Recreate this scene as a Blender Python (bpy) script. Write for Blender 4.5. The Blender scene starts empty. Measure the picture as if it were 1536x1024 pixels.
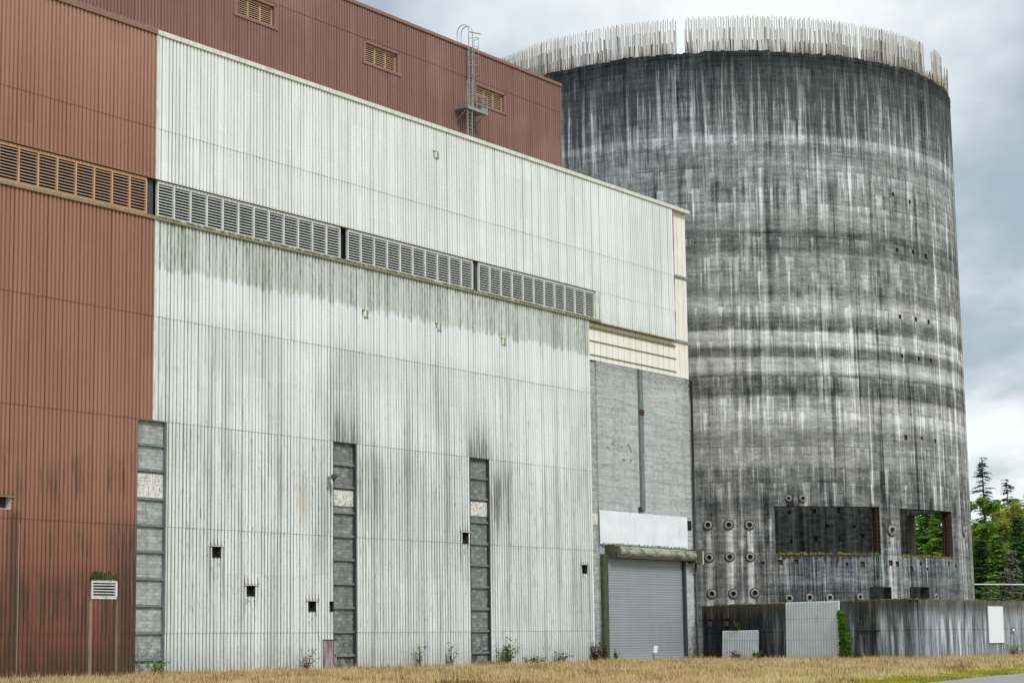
import bpy, bmesh, math, random
from mathutils import Vector, Matrix, noise as mnoise
R_ = math.radians
random.seed(7)
SC = bpy.context.scene
COL = SC.collection

# ------------------------------------------------------------------ helpers
class MB:
    """collects vertices and faces of one mesh"""
    def __init__(s): s.v=[]; s.f=[]; s.m=[]
    def quad(s, a,b,c,d, m=0):
        n=len(s.v); s.v+= [tuple(a),tuple(b),tuple(c),tuple(d)]; s.f.append((n,n+1,n+2,n+3)); s.m.append(m)
    def tri(s,a,b,c,m=0):
        n=len(s.v); s.v+= [tuple(a),tuple(b),tuple(c)]; s.f.append((n,n+1,n+2)); s.m.append(m)
    def box(s, x0,x1,y0,y1,z0,z1, m=0, bev=0):
        n=len(s.v)
        for z in (z0,z1):
            s.v += [(x0,y0,z),(x1,y0,z),(x1,y1,z),(x0,y1,z)]
        for f in ((0,3,2,1),(4,5,6,7),(0,1,5,4),(1,2,6,5),(2,3,7,6),(3,0,4,7)):
            s.f.append(tuple(n+i for i in f)); s.m.append(m)
    def tube(s, pts, r, n=8, m=0, cap=True, r1=None):
        pts=[Vector(p) for p in pts]; base=len(s.v); k=len(pts)
        for i,p in enumerate(pts):
            t=(pts[min(i+1,k-1)]-pts[max(i-1,0)]).normalized()
            a=Vector((0,0,1)) if abs(t.z)<.9 else Vector((1,0,0))
            u=t.cross(a).normalized(); w=t.cross(u)
            rr=r if r1 is None else r+(r1-r)*i/(k-1)
            for j in range(n):
                q=2*math.pi*j/n; s.v.append(tuple(p+u*math.cos(q)*rr+w*math.sin(q)*rr))
        for i in range(k-1):
            for j in range(n):
                a=base+i*n+j; b=base+i*n+(j+1)%n
                s.f.append((a,b,b+n,a+n)); s.m.append(m)
        if cap:
            s.f.append(tuple(base+j for j in range(n))); s.m.append(m)
            s.f.append(tuple(base+(k-1)*n+j for j in reversed(range(n)))); s.m.append(m)
    def build(s, name, mats, parent=None, smooth=False):
        me=bpy.data.meshes.new(name); me.from_pydata(s.v,[],s.f)
        if not isinstance(mats,(list,tuple)): mats=[mats]
        for m in mats: me.materials.append(m)
        if any(s.m): me.polygons.foreach_set('material_index', s.m)
        if smooth: me.polygons.foreach_set('use_smooth',[True]*len(s.f))
        me.update()
        o=bpy.data.objects.new(name,me); COL.objects.link(o)
        if parent: o.parent=parent
        return o

def tag(o,label=None,cat=None,group=None,kind=None):
    if label: o['label']=label
    if cat: o['category']=cat
    if group: o['group']=group
    if kind: o['kind']=kind
    return o
def empty(name,loc=(0,0,0),rz=0):
    o=bpy.data.objects.new(name,None); COL.objects.link(o); o.location=loc; o.rotation_euler=(0,0,rz); o.empty_display_size=.5
    return o
def copy_tree(o,parent=None):
    c=o.copy(); COL.objects.link(c)
    if parent: c.parent=parent
    for ch in [x for x in o.children]: copy_tree(ch,c)
    return c

# ------------------------------------------------------------------ shader builder
class Sk:
    def __init__(s,g,k): s.g=g; s.k=k
    def _b(s,o,op,rev=False): return s.g.math(op,o,s) if rev else s.g.math(op,s,o)
    def __add__(s,o): return s._b(o,'ADD')
    def __radd__(s,o): return s._b(o,'ADD')
    def __sub__(s,o): return s._b(o,'SUBTRACT')
    def __rsub__(s,o): return s._b(o,'SUBTRACT',True)
    def __mul__(s,o): return s._b(o,'MULTIPLY')
    def __rmul__(s,o): return s._b(o,'MULTIPLY')
    def __truediv__(s,o): return s._b(o,'DIVIDE')
class G:
    def __init__(s,name):
        s.mat=bpy.data.materials.new(name); s.mat.use_nodes=True; s.t=s.mat.node_tree; s.t.nodes.clear()
    def n(s,typ,**kw):
        nd=s.t.nodes.new(typ)
        for k,v in kw.items(): setattr(nd,k,v)
        return nd
    def put(s,inp,v):
        if isinstance(v,Sk): s.t.links.new(v.k,inp)
        else:
            if inp.type=='RGBA' and len(v)==3: v=(*v,1)
            inp.default_value=v
    def math(s,op,*a,clamp=False):
        nd=s.n('ShaderNodeMath',operation=op,use_clamp=clamp)
        for i,x in enumerate(a): s.put(nd.inputs[i],x)
        return Sk(s,nd.outputs[0])
    def obj(s):
        c=s.n('ShaderNodeTexCoord'); x=s.n('ShaderNodeSeparateXYZ'); s.t.links.new(c.outputs['Object'],x.inputs[0])
        return [Sk(s,o) for o in x.outputs]
    def vec(s,x,y=0.,z=0.):
        nd=s.n('ShaderNodeCombineXYZ'); s.put(nd.inputs[0],x); s.put(nd.inputs[1],y); s.put(nd.inputs[2],z); return Sk(s,nd.outputs[0])
    def noise(s,v,scale=1.,detail=3.,rough=.55):
        nd=s.n('ShaderNodeTexNoise'); s.put(nd.inputs['Vector'],v); nd.inputs['Scale'].default_value=scale
        nd.inputs['Detail'].default_value=detail; nd.inputs['Roughness'].default_value=rough; return Sk(s,nd.outputs['Fac'])
    def white(s,v):
        nd=s.n('ShaderNodeTexWhiteNoise',noise_dimensions='3D'); s.put(nd.inputs['Vector'],v); return Sk(s,nd.outputs['Value'])
    def ss(s,a,b,x):   # smoothstep, works for a>b too
        nd=s.n('ShaderNodeMapRange',interpolation_type='SMOOTHSTEP')
        if not isinstance(a,Sk) and not isinstance(b,Sk) and a>b:
            return 1.-s.ss(b,a,x)
        s.put(nd.inputs['Value'],x); s.put(nd.inputs['From Min'],a); s.put(nd.inputs['From Max'],b)
        return Sk(s,nd.outputs[0])
    def box(s,a,b,x,e=.05): return s.ss(a-e,a+e,x)*s.ss(b+e,b-e,x)
    def mx(s,a,b): return s.math('MAXIMUM',a,b)
    def mn(s,a,b): return s.math('MINIMUM',a,b)
    def cl(s,a): return s.math('ADD',a,0.,clamp=True)
    def floor(s,a): return s.math('FLOOR',a)
    def fract(s,a): return s.math('FRACT',a)
    def mix(s,f,a,b):
        nd=s.n('ShaderNodeMix',data_type='RGBA',clamp_factor=True)
        s.put(nd.inputs[0],f); s.put(nd.inputs[6],a); s.put(nd.inputs[7],b); return Sk(s,nd.outputs[2])
    def scale(s,c,f):   # colour * value
        nd=s.n('ShaderNodeMix',data_type='RGBA',blend_type='MULTIPLY',clamp_factor=True); nd.inputs[0].default_value=1
        cc=s.n('ShaderNodeCombineColor'); 
        for i in range(3): s.put(cc.inputs[i],f)
        s.put(nd.inputs[6],c); s.t.links.new(cc.outputs[0],nd.inputs[7]); return Sk(s,nd.outputs[2])
    def ramp(s,x,stops,interp='LINEAR'):
        nd=s.n('ShaderNodeValToRGB'); s.put(nd.inputs[0],x); r=nd.color_ramp; r.interpolation=interp
        while len(r.elements)<len(stops): r.elements.new(.5)
        for e,(p,c) in zip(r.elements,stops):
            e.position=p; e.color=(c,c,c,1) if not isinstance(c,tuple) else (*c,1)
        return Sk(s,nd.outputs[0])
    def bump(s,h,strength=.3,dist=.02):
        nd=s.n('ShaderNodeBump'); nd.inputs['Strength'].default_value=strength; nd.inputs['Distance'].default_value=dist
        s.put(nd.inputs['Height'],h); return Sk(s,nd.outputs[0])
    def out(s,col,rough=.7,metal=0.,normal=None,spec=.3,trans=None):
        b=s.n('ShaderNodeBsdfPrincipled'); s.put(b.inputs['Base Color'],col); s.put(b.inputs['Roughness'],rough)
        b.inputs['Metallic'].default_value=metal; b.inputs['Specular IOR Level'].default_value=spec
        if normal is not None: s.put(b.inputs['Normal'],normal)
        o=s.n('ShaderNodeOutputMaterial'); sh=b.outputs[0]
        if trans is not None:
            tr=s.n('ShaderNodeBsdfTranslucent'); s.put(tr.inputs[0],col); mx=s.n('ShaderNodeMixShader'); mx.inputs[0].default_value=trans
            s.t.links.new(sh,mx.inputs[1]); s.t.links.new(tr.outputs[0],mx.inputs[2]); sh=mx.outputs[0]
        s.t.links.new(sh,o.inputs[0]); return s.mat

PITCH=.305
def plain(name,col,rough=.7,var=.25,scale=3.,metal=0.,spec=.3,dirt=None,dirtf=.5):
    g=G(name); x,y,z=g.obj()
    n=g.noise(g.vec(x,y,z),scale,5,.6); c=g.scale(col,1.-var+2*var*n)
    if dirt:
        d=g.ss(.45,.7,g.noise(g.vec(x*3.,y*3.,z*.6),scale*.8,4,.6)); c=g.mix(d*dirtf,c,dirt)
    return g.out(c,rough,metal,spec=spec)

def mat_white_cladding():
    g=G('weathered_white_cladding'); u,y,z=g.obj()
    p=u/PITCH; rib=g.floor(p); fr=p-rib; pan=g.floor(u/(PITCH*4)); fp=g.fract(u/(PITCH*4))
    r1=g.white(g.vec(rib,3.1)); r2=g.white(g.vec(pan,7.7,g.floor(z/6.)))
    groove=g.ss(.56,.66,fr)*g.ss(.99,.9,fr)
    joint=g.ss(.87,.90,fp)*g.ss(1.,.975,fp)
    uv=g.vec(u,z)
    big=g.noise(g.vec(u*.09,z*.14,2.),1.,3,.55)
    st=g.noise(g.vec(u*1.1,z*.05),1.,5,.65)      # broad vertical streaks
    st2=g.noise(g.vec(u*4.2,z*.22),1.,4,.6)     # rib scale streaks
    speck=g.noise(g.vec(u*9.,z*5.),1.,3,.6)
    col=g.mix(big,(.60,.64,.64),(.76,.79,.80))
    col=g.scale(col,.88+.12*r2+.10*g.white(g.vec(g.floor(u/1.22+.5),g.floor((z-2.47)/6.09),5.)))
    # cleaner bluish band under the stained strip
    jit=(r1-.5)*.5+(st2-.5)*.8
    clean=g.ss(23.75,23.55,z+jit*.35)*g.ss(20.4,21.6,z+(st-.5)*4.)
    col=g.mix(clean*.75,col,(.735,.772,.80))
    clean2=g.box(13.6,19.,z+(st-.5)*3.,1.5)*g.ss(.42,.62,big)
    col=g.mix(clean2*.45,col,(.80,.82,.83))
    edge_=g.ss(.51,.57,fr)*g.ss(.70,.62,fr)
    # green growth hanging from the ledge under the louvres
    led=g.ss(23.55,23.9,z+jit)*g.ss(26.6,26.4,z)*g.ss(-.2,.3,u)
    fringe=.22+.95*g.ss(.42,.57,st2*.7+r1*.3)*g.ss(.36,.56,st+(r1-.5)*.4)+g.ss(25.3,26.3,z+(st2-.5)*2.)*.35
    gl=g.mx(groove,edge_)*(.35+.65*g.ss(.3,.55,r1*.5+st2*.5))
    fk=g.ss(.46,.60,g.noise(g.vec(u*12.,z*1.0,37.),1.,4,.65))
    a_led=led*(.20+.16*g.ss(.4,.6,st)+.62*gl*(.45+.55*fk)*g.mn(1.,fringe+.25)+.42*fk*g.mn(1.,fringe)+g.ss(25.7,26.4,z+(st2-.5)*1.5)*.3*fk)
    # dirt lying in the grooves
    low=g.ss(15.,13.5,z)
    up=g.ss(26.5,28.,z)
    left=g.ss(46.,0.,u)
    gd=groove*g.ss(.30,.70,g.noise(g.vec(u*2.3,z*.16,5.),1.,5,.65)*.75+r1*.35)
    a_gr=gd*(.42+.44*low+.14*up*left)+groove*(.16+.12*g.ss(22.,16.,z))*(.5+r1)
    a_jt=joint*g.ss(.25,.65,g.white(g.vec(pan,1.3))*.5+st*.6)*(.45+.3*low)
    # wide soft stains
    def blob(u0,z0,su,sz,k):
        a=(u-u0)/su; b=(z-z0)/sz; return g.math('EXPONENT',(a*a+b*b)*-1.)*k
    bl=blob(17.3,17.2,1.9,3.6,.62)+blob(24.8,16.2,1.4,5.0,.30)+blob(34.6,12.6,2.2,3.2,.75)+blob(28.,18.6,1.2,5.,.38)+blob(36.1,20.,1.1,3.2,.30)
    bl=bl+blob(2.6,24.,1.5,2.,.3)+blob(30.,8.5,4.,2.6,.30)+blob(38.,7.,2.,7.,.25)+blob(45.5,4.,2.,5.,.35)+blob(22.,4.,3.,4.,.3)+blob(14.6,10.,1.6,4.,.35)+blob(20.3,9.8,1.6,4.,.55)+blob(26.,11.5,3.,2.6,.35)+blob(10.,24.6,1.2,1.7,.5)
    a_bl=bl*g.ss(.34,.62,st2*.6+st*.45)*(.50+1.1*g.mx(groove,edge_))
    mid_=g.ss(22.,19.,z)*g.ss(8.,12.,z)
    a_st=g.ss(.47,.66,st)*(.34+.30*low+.24*mid_)+g.ss(.52,.66,g.noise(g.vec(u*2.2,z*.09,14.),1.,5,.68))*(.16+.26*low+.12*mid_)
    # dirt rising at the foot and just under the panel laps
    a_ft=g.ss(2.4,0.,z+(st2-.5)*3.)*.38
    lap=0.
    for zz in (8.57,14.65,20.73,31.93,2.45):
        lap=lap+g.ss(zz-.9,zz-.05,z+(st2-.5)*1.2)*g.ss(zz+.02,zz-.02,z)*.16
    seam_shade=0.  # thin dark line under each lap: painted lap shade, dotted with dirt
    for zz in (8.57,14.65,20.73,31.93,2.47): seam_shade=seam_shade+g.ss(zz-.10,zz-.01,z)*g.ss(zz+.02,zz,z)*(.12+.35*groove+.4*g.ss(.5,.62,st2))
    a=g.cl(seam_shade+a_gr+a_jt*.8+a_bl+a_st*.6+a_ft+lap*groove*1.6+g.ss(.60,.72,speck)*.30*low+g.ss(.62,.75,speck)*.14+(st2-.5)*.22)
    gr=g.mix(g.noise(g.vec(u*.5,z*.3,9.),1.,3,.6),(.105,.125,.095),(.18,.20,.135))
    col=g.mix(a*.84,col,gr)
    col=g.mix(g.cl(a_led)*.86,col,g.mix(g.ss(.4,.6,st2),(.20,.235,.165),(.075,.095,.042)))
    # dirt flecks along the ribs, strongest low down
    fl=g.ss(.56,.66,g.noise(g.vec(u*13.,z*1.1,3.),1.,3,.65))*g.ss(.40,.60,g.noise(g.vec(u*1.7,z*.3,19.),1.,3,.6))
    fl2=g.ss(.58,.68,g.noise(g.vec(u*10.,z*.55,23.),1.,3,.65))
    lowm=g.ss(22.,12.,z)
    edge=g.ss(.53,.58,fr)*g.ss(.66,.60,fr)
    col=g.mix(g.cl(fl*(.20+.42*lowm)+fl2*groove*(.15+.45*lowm)+edge*(.10+.30*lowm)*g.ss(.35,.6,st2)),col,(.115,.13,.105))
    # lines left and right of the little openings, running down
    ln=0.
    for (a0,b0,c0,d0,h0) in ((4.93,5.70,6.92,7.56,3.4),(8.02,8.82,4.68,5.30,2.0),(13.84,14.65,3.78,4.42,4.),(30.72,31.45,8.55,9.33,3.),(46.42,47.18,6.80,7.44,7.5)):
        zz_=g.ss(c0-h0,c0-h0*.3,z+(st2-.5)*2.)*g.ss(d0,d0-.1,z)
        ln=ln+(g.box(a0-.27,a0-.15,u,.03)+g.box(b0+.15,b0+.27,u,.03))*zz_*.8
        ln=ln+g.box(a0-.1,b0+.1,u,.05)*g.ss(c0-1.6,c0,z)*g.ss(c0+.02,c0-.02,z)*g.ss(.50,.58,g.noise(g.vec(u*7.,z*2.2,29.),1.,3,.6))*.7
    # black teeth of dirt over the recess heads
    for (a0,b0,h0,k0) in ((16.2,19.0,2.6,1.),(31.4,34.3,2.9,1.1),(-1.,1.2,1.0,.5)):
        ln=ln+g.box(a0,b0,u,.5)*g.ss(14.65+h0,14.75,z+(st2-.5)*4.4+(r1-.5)*1.6)*g.ss(14.6,14.68,z)*(.35+.65*g.mx(groove,g.ss(.45,.6,st2)))*k0
    ln=ln+g.box(34.1,36.9,u,.5)*g.ss(8.7,11.,z+(st2-.5)*5.)*g.ss(14.6,13.2,z+(r1-.5)*1.5)*(.2+.7*g.mx(groove,g.ss(.48,.6,st2)))*.9
    ln=ln+g.box(18.8,21.6,u,.6)*g.ss(8.7,11.,z+(st2-.5)*5.)*g.ss(14.6,13.2,z)*(.2+.6*g.mx(groove,g.ss(.48,.6,st2)))*.6
    col=g.mix(g.cl(ln)*.80,col,(.065,.07,.05))
    # cream tint of the upper sheets
    col=g.scale(col,1.0)
    col=g.mix(up*.35,col,g.mix(a*.8,(.80,.81,.79),(.32,.33,.28)))
    dark=joint*g.ss(28.,29.,z)*g.ss(8.,34.,u)*g.ss(.18,.5,g.white(g.vec(pan,4.4)))
    col=g.mix(dark*.62,col,(.16,.16,.12))
    col=g.mix(g.ss(.70,.76,speck)*.3*groove,col,(.06,.065,.045))
    # rusty run
    ru=g.math('EXPONENT',(u-13.3)*(u-13.3)*-7.)*g.box(9.4,12.,z,1.)*.45
    col=g.mix(ru,col,(.42,.30,.17))
    return g.out(col,.38+.3*st,spec=.5,normal=g.bump(speck,.15,.01))

def mat_brown_cladding(name,lower=True,base=(.252,.112,.076),base2=(.31,.155,.110)):
    g=G(name); u,y,z=g.obj()
    p=u/PITCH; rib=g.floor(p); fr=p-rib; fp=g.fract(u/(PITCH*4)); pan=g.floor(u/(PITCH*4))
    r1=g.white(g.vec(rib,2.2)); r2=g.white(g.vec(pan,g.floor(z/6.05)))
    groove=g.ss(.56,.66,fr)*g.ss(.99,.9,fr); joint=g.ss(.87,.90,fp)*g.ss(1.,.975,fp)
    st=g.noise(g.vec(u*1.4,z*.06,1.),1.,5,.65); st2=g.noise(g.vec(u*4.,z*.3,3.),1.,4,.6)
    big=g.noise(g.vec(u*.16,z*.12,4.),1.,3,.5); speck=g.noise(g.vec(u*9.,z*6.),1.,3,.6)
    col=g.mix(big,base,base2); col=g.scale(col,.92+.14*r2+.06*r1)
    col=g.mix(g.ss(.5,.75,st)*.35,col,(.36,.21,.155))
    col=g.mix(groove*.50,col,(.125,.062,.040)); col=g.mix(joint*.5,col,(.075,.037,.025))
    seam_shade=0.  # shade below each sheet lap, painted as a thin dark line
    for zz in ((8.57,14.65,20.73,31.93,2.47) if lower else (8.6,)): seam_shade=seam_shade+g.ss(zz-.10,zz-.01,z)*g.ss(zz+.02,zz,z)*.5
    col=g.mix(seam_shade,col,(.06,.03,.02))
    if lower:
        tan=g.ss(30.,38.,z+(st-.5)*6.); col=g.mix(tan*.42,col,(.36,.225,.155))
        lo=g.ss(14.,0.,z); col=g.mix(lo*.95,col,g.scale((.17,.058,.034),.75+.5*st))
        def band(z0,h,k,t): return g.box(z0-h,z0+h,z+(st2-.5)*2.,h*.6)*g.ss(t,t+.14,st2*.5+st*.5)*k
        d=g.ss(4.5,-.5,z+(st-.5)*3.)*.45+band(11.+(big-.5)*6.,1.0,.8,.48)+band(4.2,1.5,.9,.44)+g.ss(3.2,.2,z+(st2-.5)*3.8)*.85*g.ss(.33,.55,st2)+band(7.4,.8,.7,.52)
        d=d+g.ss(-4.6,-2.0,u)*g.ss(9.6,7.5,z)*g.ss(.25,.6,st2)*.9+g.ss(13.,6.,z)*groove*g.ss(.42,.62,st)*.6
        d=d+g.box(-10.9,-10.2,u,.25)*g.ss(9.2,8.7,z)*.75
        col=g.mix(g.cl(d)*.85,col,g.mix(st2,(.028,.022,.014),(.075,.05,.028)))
        gl=(g.box(-4.98,-4.80,u,.03)+g.box(-2.93,-2.76,u,.03)*.8)*g.ss(4.4,4.2,z)+g.box(-10.25,-10.12,u,.03)*g.ss(8.4,8.2,z)*g.ss(.4,.6,st)
        col=g.mix(gl*.6,col,(.33,.32,.22))
    else:
        col=g.mix(g.ss(.52,.72,big)*.3,col,(.36,.20,.16))
    chk=g.ss(.55,.75,g.noise(g.vec(u*2.6,z*.10,44.),1.,5,.7)); col=g.mix(chk*.22,col,(.40,.26,.20)); fl=g.ss(.57,.67,g.noise(g.vec(u*13.,z*1.1,3.),1.,3,.65)); col=g.mix(fl*groove*.4,col,(.05,.03,.02))
    return g.out(col,.5,spec=.35,normal=g.bump(speck,.15,.01))

def mat_tower():
    g=G('streaked_board_formed_concrete'); x,y,z=g.obj()
    th=g.math('ARCTAN2',x,y*-1.); u=th*23.7; deg=th*57.2958
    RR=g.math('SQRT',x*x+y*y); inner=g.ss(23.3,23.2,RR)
    wob=g.noise(g.vec(u*.12,z*.2),1.,3,.5)
    zz=z+(wob-.5)*.40+(g.noise(g.vec(u*1.5,0.,3.),1.,2,.5)-.5)*.12
    # pour lifts, measured by height (0..54 m)
    S=[(4.,.36),(7.,.40),(8.7,.46),(9.3,.40),(11.6,.42),(13.,.36),(14.6,.32),(16.2,.36),(16.8,.50),(19.0,.44),(20.8,.62),(22.5,.56),(22.7,.30),(24.5,.34),
       (24.9,.66),(25.9,.62),(26.1,.33),(26.9,.34),(27.1,.60),(28.3,.66),(28.5,.32),(29.6,.38),(30.0,.56),(31.0,.60),(31.7,.44),(35.3,.48),(35.6,.32),(37.3,.34),(37.6,.46),
       (41.,.50),(45.,.52)]
    band=g.ramp(zz/54.,[(a/54.,b) for a,b in S])
    fineband=g.noise(g.vec(u*.02,z*1.9,2.),1.,3,.6)
    rnd=g.noise(g.vec(0.,zz*.6,8.),1.,2,.5)
    s1=g.noise(g.vec(u*.55,z*.022),1.,5,.68)
    s2=g.noise(g.vec(u*1.9,z*.05,4.),1.,5,.66)
    s3=g.noise(g.vec(u*6.,z*.16,7.),1.,3,.6)
    mott=g.noise(g.vec(u*.9,z*2.6,5.),1.,5,.65)
    grain=g.noise(g.vec(u*5.,z*5.),1.,4,.65)
    bl=g.fract(z/.20); board=g.ss(.0,.22,bl)*g.ss(1.,.8,bl)
    brow=g.white(g.vec(g.floor(z/.20),g.floor(u/3.1)))
    midz=1.-.58*g.ss(9.,14.,z)*g.ss(44.,38.,z)
    tone=-.02+(band-.45)*1.12+.485+(fineband-.5)*.30+(g.noise(g.vec(u*.5,z*.5,61.),1.,4,.6)-.5)*.45+(mott-.5)*.52+((s2-.5)*.95+(s3-.5)*.55)*midz+(s1-.5)*.60+(grain-.5)*.40+(brow-.5)*.08
    tone=tone-(1.-board)*.03
    # white lime runs and black algae runs, stronger on the right flank
    right=.50+.50*g.ss(5.,38.,deg)
    def runs(H,o,fu,th,gain,e=.05):
        q=(zz+o)/H; li=g.floor(q); dn=1.-(q-li)
        n=g.noise(g.vec(u*fu,li*7.31+o,o*3.),1.,3,.6)+(s3-.5)*.10
        L=(n-th)*gain
        return g.ss(0.,.45,L-dn*.9)*g.ss(0.,e,dn+(s3-.5)*e*1.5)
    rw=runs(3.1,0.4,1.9,.50,4.5)*.24+runs(6.2,2.1,1.2,.53,5.)*.26
    rd=runs(3.1,1.9,1.6,.50,4.5,.22)*.15+runs(9.3,4.0,1.3,.52,5.,.12)*.24
    jl=g.fract((zz+.4)/3.1); jn=g.ss(.40,.6,g.noise(g.vec(u*.35,g.floor((zz+.4)/3.1)*3.7),1.,3,.6))
    jl=g.mx(g.ss(.022,.004,jl),g.ss(.985,.997,jl))*jn
    tone=tone+(rw-rd)*g.ss(9.,10.,z)+.05*g.ss(9.,14.,z)-jl*.16
    hi=g.ss(47.,43.,z)
    lime=g.ss(.55,.62,g.noise(g.vec(u*1.25,z*.012,11.),1.,5,.72))*g.ss(.38,.55,g.noise(g.vec(u*.4,z*.13,13.),1.,3,.6))
    lime2=g.ss(.58,.66,g.noise(g.vec(u*2.6,z*.05,21.),1.,4,.65))*g.ss(.45,.6,g.noise(g.vec(u*.6,z*.2,15.),1.,2,.5))
    alg=g.ss(.54,.62,g.noise(g.vec(u*1.15,z*.012,31.),1.,5,.72))*g.ss(.3,.6,g.noise(g.vec(u*.4,z*.09,17.),1.,3,.6))
    long_=g.ss(.60,.66,g.noise(g.vec(u*1.9,z*.004,51.),1.,4,.7))*g.ss(26.,40.,deg)
    tone=tone+(lime*.40*right+lime2*.26+long_*.34)*hi-alg*.34*right
    # black crown running down from the rim
    top=g.ss(44.6,50.2,z+(s2-.5)*30.+(s3-.5)*18.+(s1-.5)*10.)
    crown=g.ss(51.2,52.8,z+(s3-.5)*6.)
    lt=g.ss(.52,.60,g.noise(g.vec(u*1.7,z*.045,41.),1.,4,.68))*g.ss(52.8,49.,z+(s3-.5)*8.)*g.ss(43.,46.,z)
    tone=tone*(1.-top*.55)-top*.04+lt*.34-crown*.12
    light=g.box(45.3,46.0,z+(mott-.5)*.9,.2)*.15; tone=tone+light
    # wet stained aprons under the big openings
    ap=g.box(5.0,30.5,deg+(s3-.5)*1.5,.5)*g.ss(9.,8.8,z)+g.box(36.,55.5,deg+(s3-.5)*1.5,.5)*g.ss(9.,8.8,z)*.75
    ap=g.cl(ap)*(1.-g.ss(6.95,6.75,z)*g.ss(6.1,6.3,z)*.45)
    tone=tone-ap*(.10+.75*(.44-s3)+.6*(.45-s2)*-1.)
    pale_m=0.  # pale runs below the pipe sleeves
    for d0,k in ((-8.4,.30),(-4.2,.42),(.1,.48),(32.8,.4),(63.2,.35),(46.2,.1)):
        w=.62 if d0<30 else .9
        ztop=11.2
        pale_m=pale_m+g.box(d0-w*1.15,d0+w*1.15,deg+(s3-.5)*.5,.22)*g.ss(ztop,ztop-.3,z)*g.ss(.30,.5,fineband*.5+s3*.5)*k
    tone=tone+pale_m*.8
    tone=g.cl(tone)
    c=g.ramp(tone,[(0.,(.012,.015,.018)),(.12,(.028,.034,.038)),(.32,(.095,.10,.10)),(.50,(.20,.205,.20)),(.68,(.34,.345,.34)),(.86,(.52,.535,.545)),(1.,(.68,.70,.72))])
    blue=g.cl(ap*g.ss(.40,.58,s2)+g.ss(30.,48.,z)*.55)
    c=g.mix(blue*.5,c,g.scale((.72,1.,1.35),g.math('MULTIPLY',tone,tone)*.5))
    warm=g.ss(.52,.68,g.noise(g.vec(u*.16,z*.3,25.),1.,3,.6))*.30*g.ss(34.,20.,z); c=g.mix(warm,c,g.scale((1.,.93,.80),g.math('MULTIPLY',tone,tone)*.75))
    rust=g.ss(69.,76.,deg)*g.ss(44.,40.,z)*g.ss(24.,29.,z)*.55; c=g.mix(rust,c,(.22,.125,.08))
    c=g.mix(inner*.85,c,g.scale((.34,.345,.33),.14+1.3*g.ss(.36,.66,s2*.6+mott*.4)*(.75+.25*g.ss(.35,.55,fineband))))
    h=board*.5+grain*.6+mott*.5
    return g.out(c,.85,spec=.2,normal=g.bump(h,.35,.03))

def mat_wall_concrete():
    g=G('streaked_dark_concrete'); x,y,z=g.obj()
    u=x*1.65
    s1=g.noise(g.vec(u*.55,z*.07),1.,5,.66); s2=g.noise(g.vec(u*2.4,z*.16,4.),1.,5,.66); s3=g.noise(g.vec(u*7.,z*.4,7.),1.,3,.6)
    gr=g.noise(g.vec(u*5.,z*5.),1.,5,.65)
    pale_m=g.ss(18.5,24.,x)                    # the far left stretch is blackened
    tone=.11+(s1-.5)*.6+(s2-.5)*1.2+(s3-.5)*.6+(gr-.5)*.28+pale_m*.42
    tp=g.ss(3.1,4.3,z+(s2-.5)*2.2); tone=tone-tp*.20*pale_m
    ln=g.box(2.16,2.24,z,.02)*.10; tone=tone-ln
    # pale lime feathers rising and narrowing towards the top
    f=g.ss(.50,.66,g.noise(g.vec(u*1.5,z*.13,18.),1.,4,.62)-g.ss(2.,4.3,z)*.10)*pale_m; tone=tone+f*.36
    dk=g.box(25.6,27.0,x,.2)*.3; tone=tone-dk
    tone=g.cl(tone)
    c=g.ramp(tone,[(0.,(.009,.011,.013)),(.2,(.030,.036,.042)),(.42,(.10,.112,.12)),(.65,(.27,.30,.325)),(1.,(.58,.62,.66))])
    c=g.mix(tp*.6,c,g.scale((.085,.075,.052),.4+1.2*s3))
    c=g.mix(g.ss(.56,.7,g.noise(g.vec(u*1.2,z*.05,33.),1.,3,.6))*.35*pale_m,c,g.scale((.26,.27,.17),.5+s3))
    return g.out(c,.85,spec=.2,normal=g.bump(gr,.3,.02))

def mat_block(name,c1=(.30,.32,.325),c2=(.19,.205,.21),dirt=.35,grime=(.06,.07,.06)):
    g=G(name); u,y,z=g.obj()
    b=g.n('ShaderNodeTexBrick'); b.offset=.5; g.put(b.inputs['Vector'],g.vec(u,z)); b.inputs['Scale'].default_value=1.
    b.inputs['Brick Width'].default_value=.4; b.inputs['Row Height'].default_value=.2; b.inputs['Mortar Size'].default_value=.012; b.inputs['Bias'].default_value=-.1
    b.inputs['Color1'].default_value=(*c1,1); b.inputs['Color2'].default_value=(*c2,1); b.inputs['Mortar'].default_value=(c2[0]*.84,c2[1]*.84,c2[2]*.84,1); b.inputs['Mortar Smooth'].default_value=.2
    col=Sk(g,b.outputs[0])
    row=g.floor(z/.2); bi=g.floor(u/.4+g.math('MODULO',row,2.)*.5); rv=g.white(g.vec(bi,row))
    rowv=g.noise(g.vec(u*.12,z*2.6),1.,3,.65)
    st=g.noise(g.vec(u*1.5,z*.15,2.),1.,5,.65); gr=g.noise(g.vec(u*4.,z*6.),1.,5,.65)
    col=g.scale(col,.42+.95*rowv+.35*gr+.07*rv)
    col=g.mix(g.ss(.86,.9,rv)*.35,col,(.40,.42,.43)); col=g.mix(g.ss(.06,.04,rv)*.15,col,(.11,.12,.12))
    a=g.ss(.46,.72,st)*dirt+g.ss(3.2,.2,z+(gr-.5)*5.+(st-.5)*3.)*.75*g.ss(.44,.56,g.noise(g.vec(u*2.,z*2.,6.),1.,5,.6))
    col=g.mix(g.cl(a),col,grime)
    return g,col,(u,z,gr,st,row,bi,rv)
def finish_block(t,fac=.85):
    g,col,r=t; return g.out(col,.9,spec=.15,normal=g.bump(r[2],.4,.02))

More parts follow.
